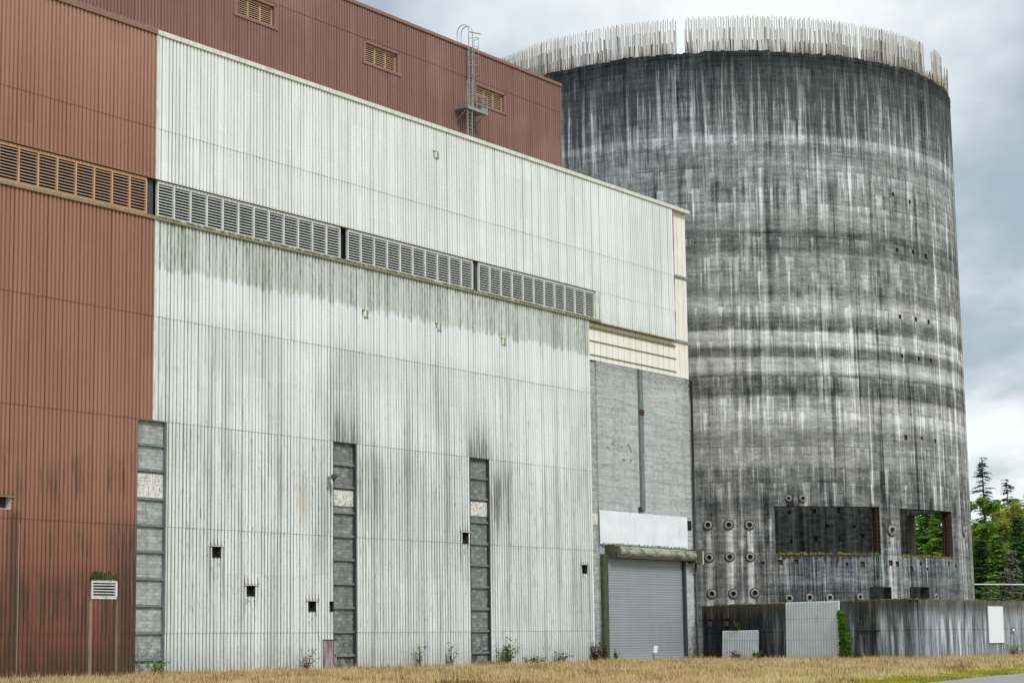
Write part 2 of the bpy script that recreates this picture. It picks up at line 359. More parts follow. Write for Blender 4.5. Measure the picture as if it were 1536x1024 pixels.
def mat_corr_sheet(name,base=(.60,.64,.68)):
    g=G(name); u,y,z=g.obj(); n=g.noise(g.vec(u*3.,z*.25),1.,5,.65); n2=g.noise(g.vec(u*.7,z*.8,3.),1.,3,.5)
    c=g.scale(base,.82+.3*n2); c=g.mix(g.ss(.55,.8,n)*.5,c,(.30,.33,.34)); c=g.mix(g.ss(.7,.1,z+(n-.5)*1.)*.25,c,(.2,.22,.16))
    c=g.mix((g.box(1.55,1.60,z,.02)+g.box(3.15,3.2,z,.02))*.5,c,(.25,.27,.27)); c=g.mix(g.ss(.62,.72,g.noise(g.vec(u*2.,z*.5,9.),1.,4,.6))*.3,c,(.30,.22,.16))
    return g.out(c,.45,spec=.4)

# ------------------------------------------------------------------ materials
M={}
M['white']=mat_white_cladding()
M['brown']=mat_brown_cladding('weathered_brown_cladding')
M['brown_up']=mat_brown_cladding('penthouse_brown_cladding',False,(.175,.088,.070),(.235,.128,.106))
M['brown_trim']=plain('brown_trim_paint',(.215,.12,.102),.5)
M['white_trim']=plain('white_trim_paint',(.62,.62,.57),.5,.15,2.,dirt=(.3,.3,.24))
M['mossy']=plain('mossy_ledge_metal',(.27,.26,.18),.8,.4,4.,dirt=(.085,.105,.035),dirtf=.85)
M['dkgreen']=plain('dark_green_moss',(.050,.062,.020),.95,.6,6.,dirt=(.10,.115,.02),dirtf=.6)
M['brmoss']=plain('brown_moss',(.13,.105,.055),.95,.6,4.,dirt=(.05,.045,.025),dirtf=.7)
M['dkmoss']=plain('dark_mossy_steel',(.055,.062,.035),.8,.4,3.,dirt=(.11,.12,.05),dirtf=.5)
M['mossy_brown']=plain('stained_brown_ledge',(.27,.20,.135),.8,.35,4.,dirt=(.12,.115,.05),dirtf=.7)
M['louv_white']=plain('louvre_pale_paint',(.60,.62,.62),.5,.15,2.,dirt=(.25,.27,.24),dirtf=.4)
M['louv_tan']=plain('louvre_tan_paint',(.50,.29,.16),.5,.15,2.,dirt=(.26,.16,.10),dirtf=.4)
M['louv_tan_slat']=plain('louvre_tan_slat_paint',(.42,.285,.21),.55,.15,2.)
M['void']=plain('dark_interior',(.012,.012,.013),.9,.2)
M['dim']=plain('dim_brown_reveal',(.045,.032,.027),.8,.5,5.)
M['slate']=plain('dark_slate_post',(.045,.05,.058),.5,.2,1.)
M['steel_blue']=plain('weathered_blue_grey_steel',(.135,.155,.155),.5,.3,2.,dirt=(.27,.31,.32),dirtf=.5)
M['steel_dark']=plain('dark_steel',(.04,.05,.055),.5,.3,2.)
M['galv']=plain('galvanised_steel',(.30,.31,.31),.45,.3,2.,metal=.3,dirt=(.16,.10,.07),dirtf=.5)
M['rust']=plain('rusted_steel',(.050,.028,.020),.8,.5,5.)
M['liner']=plain('cream_liner_sheet',(.76,.75,.69),.55,.08,.6,dirt=(.56,.50,.38),dirtf=.3)
M['girt_stain']=plain('stained_girt',(.23,.19,.12),.7,.4,4.,dirt=(.06,.045,.03),dirtf=.8)
M['grey_girt']=plain('grey_girt',(.24,.28,.30),.5,.2,2.)
M['roofing']=plain('grey_roofing',(.16,.16,.155),.9,.2,.5)
M['stucco']=plain('crumbling_render',(.64,.63,.59),.9,.45,5.,dirt=(.16,.145,.10),dirtf=.8)
M['shutter']=None
M['tower']=mat_tower(); M['yard']=mat_wall_concrete()
M['pocket']=plain('dark_brown_pocket',(.062,.048,.038),.9,.5,6.)  # dark brown shared by pockets, opening jambs and sleeve collars
M['inner_pocket']=M['pocket']
M['sleeve']=plain('pale_pipe_sleeve',(.25,.245,.225),.85,.5,4.,dirt=(.09,.08,.065),dirtf=.75)
M['moss']=plain('yellow_green_moss',(.17,.17,.035),.95,.7,3.,dirt=(.035,.025,.012),dirtf=.85)
M['blank']=plain('blank_white_panel',(.70,.73,.75),.5,.05,1.)
M['sheet']=mat_corr_sheet('leaning_sheet_metal')
M['sheet_white']=mat_corr_sheet('white_infill_sheet',(.72,.75,.79))
t=mat_block('grey_block_wall',(.42,.435,.44),(.33,.345,.35),.25); g,col,(u,z,gr,st,row,bi,rv)=t
pt=g.box(20.0,22.6,z,.05)*g.ss(57.5,58.5,u)*g.ss(.42,.5,g.white(g.vec(g.floor(u/1.6+row*.37),row,2.)))
col=g.mix(pt*.55,col,(.47,.49,.50))
dkb=g.ss(49.9,50.,u)*g.ss(55.,54.8,u)*g.box(15.7,17.6,z,.02)*g.ss(.84,.87,rv)*g.ss(.48,.5,g.noise(g.vec(u*.6,z*.9,4.),1.,1,.5)); col=g.mix(dkb*.7,col,(.10,.115,.13))
topd=g.ss(21.8,23.4,z+(gr-.5)*2.)*.55+g.ss(62.8,64.2,u+(gr-.5)*2.)*g.ss(10.,23.,z)*.4; col=g.mix(topd*g.ss(.35,.6,gr),col,(.13,.13,.105))
lf=g.ss(50.6,49.7,u+(gr-.5)*.8)*g.ss(24.,2.,z)*.45; col=g.mix(lf*g.ss(.35,.6,gr),col,(.12,.13,.125)); ln_=g.ss(.52,.6,g.noise(g.vec(u*.35,z*4.,71.),1.,3,.6)); col=g.mix(ln_*.30,col,(.17,.18,.18))
M['block']=finish_block((g,col,(u,z,gr,st)))
M['block_col']=finish_block(mat_block('block_infill',(.36,.385,.375),(.235,.25,.245),.45,(.07,.08,.07)))
M['block_dk']=finish_block(mat_block('dark_block_infill',(.20,.22,.21),(.11,.125,.12),.5,(.04,.048,.042)))  # darker grey version for the second and third strips
g=G('grey_roller_shutter'); u,y,z=g.obj(); n=g.noise(g.vec(u*.15,z*5.,1.),1.,4,.6); st=g.noise(g.vec(u*1.2,z*.1,2.),1.,4,.6)
c=g.scale((.255,.275,.295),.72+.38*n+.22*st); c=g.mix(g.ss(1.3,.1,z+(n-.5))*.35,c,(.40,.42,.43))
M['shutter']=g.out(c,.5,spec=.4)
g=G('mossy_drum_hood_metal'); u,y,z=g.obj(); n=g.noise(g.vec(u*1.1,y*2.,z*2.),1.,4,.6)
c=g.mix(g.ss(.36,.58,n),(.10,.125,.055),(.33,.37,.30)); c=g.mix(g.ss(.60,.66,g.noise(g.vec(u*.42,y*3.,z*2.2+5.),1.,2,.5))*.7,c,(.36,.17,.14)); M['drum']=g.out(c,.35,.25,spec=.6)
g=G('faded_purple_door_paint'); u,y,z=g.obj(); n=g.noise(g.vec(u*4.,z*.7),1.,5,.65); c=g.mix(g.ss(.4,.65,n),(.30,.25,.29),(.13,.09,.075)); M['purple']=g.out(c,.6)

# ------------------------------------------------------------------ camera frame of the big hall
# the long facade is the local plane y=0: x runs along it, z up, +y goes into the building
HALL=(-20.7312,117.6746,0.); HROT=math.atan2(.83191726,.5548997)
hall=empty('power_hall',HALL,HROT)
tag(hall,'long hall clad in brown and stained white ribbed metal with a roller door','building')

def ribbed(mb,s0,s1,z0,z1,out=0.,lap=.016,depth=.062,seed=0):
    """ribbed sheet between s0..s1, z0..z1; crests stick out towards -y; lower edge laps proud"""
    prof=[(0.,-1),(.55,-1),(.66,0),(.90,0)]
    pts=[(s0,None)]
    k0=int(math.floor(s0/PITCH))-1; k1=int(math.ceil(s1/PITCH))+1
    def h(s):
        f=(s/PITCH)%1.
        if f<.55: return 1.
        if f<.66: return 1-(f-.55)/.11
        if f<.90: return 0.
        return (f-.90)/.10
    xs=[s0]
    for k in range(k0,k1):
        for f in (0.,.55,.66,.90):
            s=(k+f)*PITCH
            if s0+1e-4<s<s1-1e-4: xs.append(s)
    xs.append(s1)
    base=len(mb.v)
    for s in xs:
        pan=int(math.floor(s/(PITCH*4)))
        j=(random.Random(pan*131+seed).random()-.5)*.010
        y=-h(s)*depth-out+j
        mb.v.append((s,y-lap,z0)); mb.v.append((s,y,z1))
    for i in range(len(xs)-1):
        a=base+2*i; mb.f.append((a,a+2,a+3,a+1)); mb.m.append(0)

def clad(mb,s0,s1,z0,z1,holes,**k):
    hs=sorted([h for h in holes if h[0]<s1 and h[1]>s0 and h[2]<z1 and h[3]>z0])
    x=s0
    for (a,b,c,d) in hs:
        if a>x: ribbed(mb,x,a,z0,z1,**k)
        if c>z0+.02: ribbed(mb,max(a,s0),min(b,s1),z0,c,**k)
        if d<z1-.02: ribbed(mb,max(a,s0),min(b,s1),d,z1,**k)
        x=max(x,b)
    if x<s1: ribbed(mb,x,s1,z0,z1,**k)

COLS=[(-1.42,1.00),(16.37,18.77),(31.70,34.14)]
OPEN=[(-11.66,-10.85,9.05,9.66),(4.93,5.70,6.92,7.56),(8.02,8.82,4.68,5.30),(13.84,14.65,3.78,4.42),(15.95,16.37,3.78,4.42),(30.72,31.45,8.55,9.33),(46.42,47.18,6.80,7.44)]
VENT=(-4.89,-2.90,4.38,5.44)
DOOR=(15.30,16.37,0.,2.02)
colh=[(a,b,-1,14.65) for a,b in COLS]
SB=-.22
rows=[(0,2.47),(2.47,8.57),(8.57,14.65),(14.65,20.73),(20.73,26.44)]
mb=MB()
for i,(a,b) in enumerate(rows): clad(mb,-34.,SB,a,b,colh+[OPEN[0],VENT],seed=i)
for a,b in ((28.87,31.93),(31.93,37.62)): clad(mb,-34.,SB,a,b,[],seed=9)
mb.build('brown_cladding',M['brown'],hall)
mb=MB()
for i,(a,b) in enumerate(rows): clad(mb,SB,48.06,a,b,colh+OPEN[1:]+[DOOR],seed=i+20)
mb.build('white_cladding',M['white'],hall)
mb=MB()
clad(mb,SB,61.95,28.87,31.93,[],seed=31); clad(mb,SB,61.95,31.93,37.62,[],seed=32); clad(mb,49.75,61.95,26.45,28.87,[],seed=33)
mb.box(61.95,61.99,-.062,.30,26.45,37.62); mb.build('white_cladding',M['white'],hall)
mb=MB(); mb.box(48.06,48.10,-.07,.40,0,26.44); mb.build('corner_trim',M['white_trim'],hall)
mb=MB(); mb.box(SB-.02,SB+.16,-.105,.0,28.87,37.62); mb.box(SB-.02,SB+.16,-.105,.0,14.66,26.44); mb.build('corner_trim',M['white_trim'],hall)
# body behind the skins
mb=MB(); mb.box(-34.,64.60,.62,34.,0.,37.45); mb.build('inner_wall',M['void'],hall)
mb=MB(); mb.box(-34.05,64.66,.30,34.05,37.46,37.60); mb.build('roof',M['roofing'],hall)
mb=MB()
for z0 in (0,12.5,25.): 
    pass
mb.quad((64.62,.40,0),(64.62,34.,0),(64.62,34.,37.45),(64.62,.40,37.45)); mb.build('end_wall',M['white_trim'],hall)
# copings
mb=MB(); mb.box(-34.1,SB,-.16,.34,37.62,37.98); mb.build('roof_coping',M['brown_trim'],hall)
mb=MB(); mb.box(SB,64.72,-.16,.34,37.62,37.90); mb.build('roof_coping',M['white_trim'],hall)
# ledge below the louvres, head flashing above
mb=MB(); mb.box(-34.,SB,-.17,.52,26.44,26.64); mb.build('louvre_ledge',M['mossy_brown'],hall)
mb=MB(); mb.box(SB,49.72,-.19,.52,26.44,26.63); 
rr=random.Random(5)
for i in range(260):
    s=SB+rr.random()*48.5; w=.05+rr.random()*.35; h=.02+rr.random()*.05
    mb.box(s,min(s+w,49.7),-.21-rr.random()*.03,-.10,26.60,26.63+h)
mb.build('louvre_ledge',M['mossy'],hall)
mb=MB(); mb.box(-34.,61.95,-.02,.55,28.90,29.02); mb.build('louvre_head',M['brown_trim'],hall)

def louvre(par,s0,s1,z0,z1,nb,fm,sm,y0=.05,nsl=11,fw=.10):
    bank=MB()
    bank.box(s0,s1,y0,y0+.16,z1-.17,z1); bank.box(s0,s1,y0,y0+.16,z0,z0+.10)
    w=(s1-s0)/nb
    for i in range(nb+1):
        x=s0+i*w; a=max(s0,x-fw/2); b=min(s1,x+fw/2)
        if i==0: b=a+fw
        if i==nb: a=b-fw
        bank.box(a,b,y0-.02,y0+.15,z0+.10,z1-.17)
    o=bank.build('louvre_bank',fm,par)
    for i in range(nb):
        m=MB(); a=s0+i*w+fw*.45; b=s0+(i+1)*w-fw*.45
        H=z1-.17-(z0+.10)
        for k in range(nsl):
            z=z0+.10+H*(k+.25)/nsl; t=H/nsl*.5
            # sloping blade: outer edge low, inner edge high
            m.quad((a,y0+.02,z),(b,y0+.02,z),(b,y0+.16,z+t*.75),(a,y0+.16,z+t*.75))
            m.quad((a,y0+.02,z-.018),(b,y0+.02,z-.018),(b,y0+.02,z+.035),(a,y0+.02,z+.035))
            m.quad((a,y0+.02,z-.018),(a,y0+.16,z+t*.75-.018),(b,y0+.16,z+t*.75-.018),(b,y0+.02,z-.018))
        m.build('louvre_slats',sm,o)
    return o
lz0,lz1=26.66,28.84
louvre(hall,-12.12-1.42*4,-.80,lz0,lz1,12,M['louv_tan'],M['louv_tan_slat'])
louvre(hall,.07,17.27,lz0,lz1,12,M['louv_white'],M['louv_white'])
louvre(hall,18.02,32.50,lz0,lz1,10,M['louv_white'],M['louv_white'])
louvre(hall,33.20,49.22,lz0,lz1,11,M['louv_white'],M['louv_white'])
mb=MB(); mb.box(49.24,49.72,-.05,.3,26.66,28.86); mb.build('louvre_bank_end_panel',M['white_trim'],hall)
mb=MB(); mb.box(-.78,-.12,.22,.30,26.66,28.84); mb.build('slate_panel',M['slate'],hall)
mb=MB(); mb.box(17.30,18.0,.40,.46,26.66,28.84); mb.build('slate_panel',M['void'],hall)
mb=MB(); mb.box(32.53,33.17,.40,.46,26.66,28.84); mb.box(32.86,33.02,.16,.34,26.66,28.84); mb.build('slate_panel',M['slate'],hall)

# recessed block strips with girts
GZ=[1.0,2.5,4.03,5.56,7.10,8.60,10.12,11.76,13.22]
for ci,(a,b) in enumerate(COLS):
    m=MB(); m.box(a-.1,b+.1,.19,.60,0,14.75)
    blk=m.build('block_infill',M['block_col'] if ci==0 else M['block_dk'],hall)
    for k,z in enumerate(GZ):
        m=MB(); m.box(a,b,.05,.188,z-.075,z-.06); m.box(a,b,.05,.062,z-.06,z+.06); m.box(a,b,.05,.188,z+.06,z+.075); m.build('girt',M['steel_blue'],blk)
    m=MB(); m.box(a,b,.15,.188,10.55 if ci else 10.20,11.55)
    rr=random.Random(ci)
    for i in range(9):
        s=a+rr.random()*(b-a-.5); z=10.5+rr.random()*.9; m.box(s,min(b-.1,s+.2+rr.random()*.6),.135-rr.random()*.01,.15,z,z+.03+rr.random()*.10)
    m.build('render_patch',M['stucco'],blk)
    m=MB(); m.box(b-.08,b,-.06,.238,0,14.66); m.box(a,b-.08,-.045,.238,14.59,14.66); m.build('recess_trim',M['steel_dark'] if ci else M['steel_blue'],hall)
    m=MB(); m.box(a,a+.05,-.055,.238,0,14.59); m.build('recess_trim',M['steel_dark'],hall)
# fourth strip beside the block wall
m=MB(); m.box(48.11,49.66,.42,.60,0,23.4); blk=m.build('block_infill',M['block_col'],hall)
for z in GZ+[14.7,16.2,17.7,19.2,20.7,22.2]:
    m=MB(); m.box(48.12,48.62,.20,.40,z-.07,z+.07); m.build('girt',M['steel_dark'],blk)
m=MB(); m.box(48.3,49.6,.38,.418,10.6,11.5); m.build('render_patch',M['stucco'],blk)

# block wall round the roller door
m=MB(); 
m.box(49.66,50.40,.30,.58,0,23.42); m.box(63.05,64.62,.30,.58,0,23.42); m.box(50.40,63.05,.30,.58,8.15,23.42)
m.build('block_wall',M['block'],hall)
# liner strip above it and at the corner (outer sheets gone), with girts
m=MB(); x=48.11
def liner(m,x0,x1,z0,z1):
    s=math.floor(x0/.915)*.915
    while s<x1:
        a=max(x0,s+.03); b=min(x1,s+.885)
        if b>a: m.box(a,b,.28,.34,z0,z1)
        s+=.915
    m.box(x0,x1,.335,.40,z0,z1,1)
liner(m,48.11,64.62,23.44,26.43); liner(m,62.0,64.62,26.44,37.6)
m.build('liner_sheet',[M['liner'],M['steel_dark']],hall)
for z,y,h,mt,e in ((26.02,.14,.07,'girt_stain',62.3),(24.96,.20,.035,'girt_stain',62.45),(23.86,.20,.035,'girt_stain',62.45)):
    m=MB(); m.box(48.12,e,y,.278,z-h,z+h*.5); m.build('girt',M[mt],hall)
for z in (32.05,26.52):
    m=MB(); m.box(62.0,64.60,.12,.278,z-.09,z+.09); m.build('girt',M['grey_girt'],hall)
for z in (27.4,28.6,30.,31.2,33.,34.6,36.):
    m=MB(); m.box(61.995,62.35 if z<29 else 62.10,.10,.278,z-.05,z+.03); m.build('girt',M['girt_stain'],hall)
m=MB(); m.box(61.90,62.02,-.07,.27,26.40,37.60); m.build('edge_flashing',M['girt_stain'],hall)
m=MB(); m.box(48.12,61.95,-.07,.30,26.38,26.45); m.build('edge_flashing',M['girt_stain'],hall)
# steel stanchion on the block wall with its rusted joint
m=MB(); m.box(56.03,56.68,.17,.298,11.95,23.42); m.box(56.05,56.12,.12,.17,11.95,23.42); st_=m.build('steel_stanchion',M['steel_blue'],hall)
m=MB(); m.box(56.02,56.70,.11,.168,19.7,20.15); m.build('rusted_splice',M['rust'],st_)
m=MB(); m.box(55.7,56.0,.05,.29,11.9,12.25); m.build('bracket',M['steel_dark'],st_)
# black downpipe at the corner
m=MB(); m.tube([(64.70,.12,.1),(64.70,.12,23.3)],.11,10); 
for z in (3,7,11,15,19,22.8): m.box(64.55,64.84,.09,.30,z,z+.12)
m.build('downpipe',M['steel_dark'],hall,True)
# white corrugated sheet over the door
m=MB(); ribbed(m,49.60,63.55,9.12,11.75,out=-.24,lap=.02,depth=.05); m.box(49.6,63.55,.25,.295,11.70,11.76); 
m.build('white_sheet_panel',M['sheet_white'],hall)
# wisps of moss under the sheet
m=MB(); rr=random.Random(3)
for i in range(150):
    s=49.8+rr.random()*13.6; h=.05+rr.random()*.28; w=.04+rr.random()*.12; m.box(s,s+w,.16,.19,9.12-h*.5,9.12+h*.5)
m.box(49.8,63.5,.17,.185,9.12,9.15); m.build('moss_fringe',M['mossy'],hall)
# roller door
m=MB(); n=40
zz=[0.02+8.1*i/n for i in range(n+1)]
for i in range(n):
    a,b=zz[i],zz[i+1]; mid=(a+b)/2
    m.quad((50.45,.42,a),(62.95,.42,a),(62.95,.404,mid),(50.45,.404,mid)); m.quad((50.45,.404,mid),(62.95,.404,mid),(62.95,.42,b),(50.45,.42,b))
m.box(50.45,62.95,.36,.45,.0,.14)
rd=m.build('roller_door',M['shutter'],hall)
m=MB(); m.box(49.68,50.42,.02,.44,0,8.35); m.build('door_guide',M['dkmoss'],rd)
m=MB(); m.box(62.80,63.05,.12,.44,0,8.1); m.build('door_guide',M['steel_dark'],rd)
m=MB()
arc=[(-.10+.62*0.,0)]
prof=[]
for i in range(13):
    q=R_(-100+i*250/12); prof.append((-.18-.42*math.cos(q),8.56+.42*math.sin(q)))
xs=[51.55+i*(63.6-51.55)/24 for i in range(25)]
base=len(m.v)
for k,x in enumerate(xs):
    w=1.+.03*random.Random(k).random()
    for (yy,z) in prof: m.v.append((x,-.18+(yy+.18)*w,8.58+(z-8.58)*w))
L=len(prof)
for k in range(24):
    for j in range(L-1):
        a=base+k*L+j; m.f.append((a,a+L,a+L+1,a+1)); m.m.append(0)
m.f.append(tuple(base+j for j in range(L))); m.m.append(0); m.f.append(tuple(base+24*L+j for j in reversed(range(L)))); m.m.append(0)
m.build('drum_hood',M['drum'],rd,False)
m=MB(); m.box(51.1,51.50,-.40,.29,8.15,9.0); m.box(50.40,50.50,-.6,.29,8.0,9.1); m.tube([(50.5,-.18,8.58),(51.1,-.18,8.58)],.25,14); m.build('drum_bracket',M['dkmoss'],rd)
m=MB(); m.box(63.65,64.9,-.45,.29,7.95,9.1); m.build('drum_bracket',M['dkmoss'],rd)
m=MB(); m.box(64.92,65.25,-.35,.1,7.9,9.0); m.build('cable_box',M['white_trim'],rd)
# openings with little drip hoods
for i,(a,b,c,d) in enumerate(OPEN):
    m=MB(); m.box(a,b,.34,.40,c,d)
    o=m.build('wall_opening',M['dim'],hall)
    f=MB(); f.box(a-.03,a,-.065,.34,c,d); f.box(b,b+.03,-.065,.34,c,d); f.box(a-.03,b+.03,-.07,.34,c-.03,c)
    f.build('opening_frame',M['dim'] if i else M['louv_white'],o)
    if i!=4:
        h=MB(); h.box(a-.28,b+.24,-.14,-.03,d,d+.045); h.build('drip_hood',M['mossy'] if i==0 else M['white_trim'],o)
        h=MB(); rr=random.Random(i); s_=math.floor((a-.3)/PITCH)*PITCH+.775*PITCH
        while s_<b+.30:
            hh=.16+rr.random()*.42; h.quad((s_-.05,-.075,d+.045),(s_+.05,-.075,d+.045),(s_+.025,-.03,d+.045+hh),(s_-.025,-.03,d+.045+hh)); h.box(s_-.06,s_+.06,-.12,-.04,d+.045,d+.085); s_+=PITCH
        h.box(a-.26,b+.22,-.12,-.05,d+.045,d+.06); h.build('moss_tuft',M['dkgreen'],o)
# white louvre vent in the brown sheets
o=louvre(hall,VENT[0],VENT[1],VENT[2],VENT[3],1,M['white_trim'],M['louv_white'],y0=-.09,nsl=5,fw=.12)
m=MB(); m.box(VENT[0]+.1,VENT[1]-.1,.12,.16,VENT[2],VENT[3]); m.build('vent_void',M['void'],o)
m=MB(); rr=random.Random(8)
for k in range(60):
    s=VENT[0]-.1+rr.random()*2.1; m.box(s,s+.07,-.14,-.03,VENT[3]-.02,VENT[3]+.05+rr.random()*.45*(.4+.6*abs(math.sin(s*10.))))
m.build('moss_tuft',M['dkgreen'],o)
# low purple door
m=MB(); m.box(15.36,16.72,-.05,.06,.02,1.97); d_=m.build('door',M['purple'],hall)
m=MB(); m.box(15.28,16.80,-.07,.10,1.97,2.06); m.box(15.28,15.36,-.07,.10,0,1.97); m.build('door_frame',M['steel_dark'],d_)
m=MB(); m.box(16.55,16.62,-.10,-.05,.95,1.10); m.build('handle',M['steel_dark'],d_)
# small fixing brackets left on the sheets
for (s,z) in ((27.93,35.76),(19.78,23.40),(28.09,23.50),(36.13,23.39)):
    m=MB(); m.box(s-.38,s-.10,-.12,-.05,z+.16,z+.24); m.box(s+.14,s+.22,-.13,-.05,z-.26,z+.25); m.box(s-.2,s+.3,-.11,-.05,z-.30,z-.25); m.box(s-.34,s-.28,-.11,-.05,z-.12,z+.16); m.box(s-.22,s+.1,-.085,-.05,z-.2,z+.12,1)
    m.build('wall_bracket',[M['mossy'],M['white_trim']],hall)
m=MB(); m.box(63.75,64.4,.26,.32,10.7,11.5); m.build('pipe_opening',M['void'],hall)

# wall lamp (a thing of its own)
P=Matrix.Translation(HALL)@Matrix.Rotation(HROT,4,'Z')
def W(s,y,z): return tuple(P@Vector((s,y,z)))
lamp=empty('wall_lamp',W(15.8,-.05,12.1),HROT)
tag(lamp,'small dark floodlight bracketed to the white cladding beside the middle-left block strip','lamp')
m=MB(); m.box(-.10,.10,-.10,0,-.5,.25); m.tube([(0,-.05,.1),(0,-.45,.2)],.05,8); m.build('arm',M['galv'],lamp)
m=MB(); m.tube([(0,-.40,.30),(0,-.50,.22),(.05,-.75,-.02)],.10,12,r1=.27); m.build('lamp_head',M['steel_dark'],lamp,True)
m=MB(); m.tube([(.05,-.745,-.015),(.055,-.76,-.03)],.24,12); m.build('lens',M['louv_white'],lamp)

# ------------------------------------------------------------------ upper brown block
OFF=8.; PE=57.2; PT=48.75
pent=empty('upper_block',W(0,OFF,37.6),HROT)
tag(pent,'dark brown ribbed metal block with three small louvres rising behind the white hall roof','building')
PW=[(15.95,19.80,44.50-37.6,45.95-37.6),(30.25,34.15,44.42-37.6,45.9-37.6),(44.65,48.55,44.40-37.6,45.85-37.6)]
m=MB()
clad(m,-34.,PE,0.,8.6,PW,seed=52)
clad(m,-34.,PE,8.6,PT-37.6-.25,[],seed=53)
m.build('brown_cladding',M['brown_up'],pent)
m=MB(); m.box(PE-.02,PE+.04,-.06,24.,0,PT-37.6-.25); m.box(PE-.12,PE+.06,-.085,.05,0,PT-37.6-.25); m.build('end_wall',M['brown_trim'],pent)
m=MB(); m.box(-34.,PE-.05,.66,24.,0,PT-37.6-.3); m.build('inner_wall',M['void'],pent)
m=MB(); m.box(-34.1,PE+.14,-.16,24.1,PT-37.6-.25,PT-37.6); m.build('roof',M['brown_trim'],pent)
for i,(a,b,c,d) in enumerate(PW):
    o=louvre(pent,a,b,c,d,3,M['louv_tan'],M['louv_tan_slat'],y0=.16,nsl=8,fw=.11)
    f=MB(); f.box(a-.30,a,-.075,.0,c-.12,d+.12); f.box(b,b+.30,-.075,.0,c-.12,d+.12); f.box(a-.40,b+.40,-.12,.18,c-.20,c); f.box(a-.3,b+.3,-.075,.0,d,d+.14)
    f.box(b,b+.02,0,.4,c,d); f.box(a-.02,a,0,.4,c,d); f.box(a,b,0,.4,d,d+.02)
    f.build('louvre_surround',M['brown_trim'],o)
    f=MB(); f.box(a,b,.40,.44,c,d); f.build('louvre_back',M['void'],o)

# ------------------------------------------------------------------ caged roof ladder with platform
lad=empty('roof_ladder',W(42.25,OFF-.1,37.6),HROT)
tag(lad,'galvanised caged ladder with small platform and two hoops climbing the dark brown block','ladder')
LX=1.05; ZP=5.85; ZT=PT-37.6
m=MB()
for x in (LX-.26,LX+.26):
    pts=[(x,-.35,ZP-.2),(x,-.35,ZT+.4)]
    for i in range(9):
        q=R_(i*180/8); pts.append((x,-.35+.55-.55*math.cos(q),ZT+1.15+.55*math.sin(q)))
    pts.append((x,.75,ZT)); m.tube(pts,.034,8)
m.build('rail',M['galv'],lad,True)
m=MB()
z=ZP
while z<ZT: m.box(LX-.26,LX+.26,-.37,-.33,z,z+.03); z+=.3
m.build('rung',M['galv'],lad)
m=MB()
for z in [ZP+2.0+.75*i for i in range(6)]:
    pts=[(LX+.38*math.cos(R_(q)),-.40-.70*math.sin(R_(q)),z) for q in range(0,181,20)]; m.tube(pts,.02,6)
for q in (0,45,90,135,180):
    x=LX+.38*math.cos(R_(q)); y=-.40-.70*math.sin(R_(q)); m.tube([(x,y,ZP+2.),(x,y,ZP+5.8)],.014,6)
m.build('cage',M['galv'],lad)
m=MB(); m.tube([(LX-.1,-.35,ZT+1.05),(LX+1.4,-.35,ZT+1.25)],.05,8); m.build('grab_bar',M['galv'],lad)
m=MB(); m.box(-.75,2.05,-1.25,-.02,ZP-.30,ZP-.22); m.box(-.75,2.05,-1.27,-1.21,ZP-.38,ZP-.14); 
for x in (-.6,1.9): m.tube([(x,-1.15,ZP-.3),(x,-.02,ZP-1.2)],.04,6)
m.build('platform',M['galv'],lad)
m=MB()
for x in (.55,1.30,2.02): m.tube([(x,-1.22,ZP-.2),(x,-1.22,ZP+1.05)],.03,6)
for z in (.25,.55,.85,1.05): m.tube([(.55,-1.22,ZP+z),(2.02,-1.22,ZP+z),(2.02,-.05,ZP+z)],.028,6)
m.box(1.2,2.04,-1.26,-1.20,ZP-.12,ZP+.1)
m.build('guard_rail',M['galv'],lad)
m=MB()
for x in (-.55,.05): m.box(x-.05,x+.05,-1.15,-1.05,.0 if x<0 else .2,ZP+1.9)
z=.4
while z<ZP+1.7: m.box(-.55,.05,-1.12,-1.08,z,z+.03); z+=.3
m.build('lower_ladder',M['galv'],lad)

# ------------------------------------------------------------------ round tower
TC=(20.2628,200.9811,0.); TR=23.7; TT=53.5
tw=empty('round_tower',TC); tag(tw,'huge unfinished round concrete tower streaked black and white with a fringe of bare rebar','tower')
def rad(z): return TR+.24*(1-z/TT)
def cyl(deg,z,r): q=R_(deg); return (r*math.sin(q),-r*math.cos(q),z)
THROUGH=[(5.35,29.7,8.92,13.0),(35.4,55.5,8.76,12.93),(26.2,32.15,4.2,6.02),(37.5,44.05,4.2,6.04),(96.,117.7,8.6,14.05)]
PK=[(38.3,36.33),(43.87,36.41),(48.95,36.25),(38.27,30.21),(43.8,30.18),(48.87,30.15),(38.39,26.63),(44.18,26.59),(49.02,26.58),(38.39,19.29),(43.92,19.36),(49.25,19.25),(2.58,8.13),(6.22,8.17),(9.64,8.22),(21.05,7.98),(24.8,7.98),(32.23,8.12),(34.14,8.06),(38.37,7.67),(41.54,8.1),(43.84,7.64),(52.99,8.13),(56.57,8.04),(37.75,41.48),(43.42,41.05)]
IPK=[(155.43,15.08),(148.37,15.11),(141.22,15.11),(144.79,13.54),(155.32,12.06),(148.26,12.18),(141.13,12.06),(133.98,12.22),(136.64,13.26)]
pk=[]
rr=random.Random(11)
for (d,z) in PK:
    s=.13+.10*rr.random()
    if any(a-.3<d<b+.3 and c-.3<z<e+.3 for a,b,c,e in THROUGH): continue
    pk.append((d-s/.4137/1.,d+s/.4137,z-s*1.1,z+s*1.1))
ipk=[(d-.35-.35*rr.random(),d+.3+.4*rr.random(),z-.1-.2*rr.random(),z+.12+.2*rr.random()) for d,z in IPK]
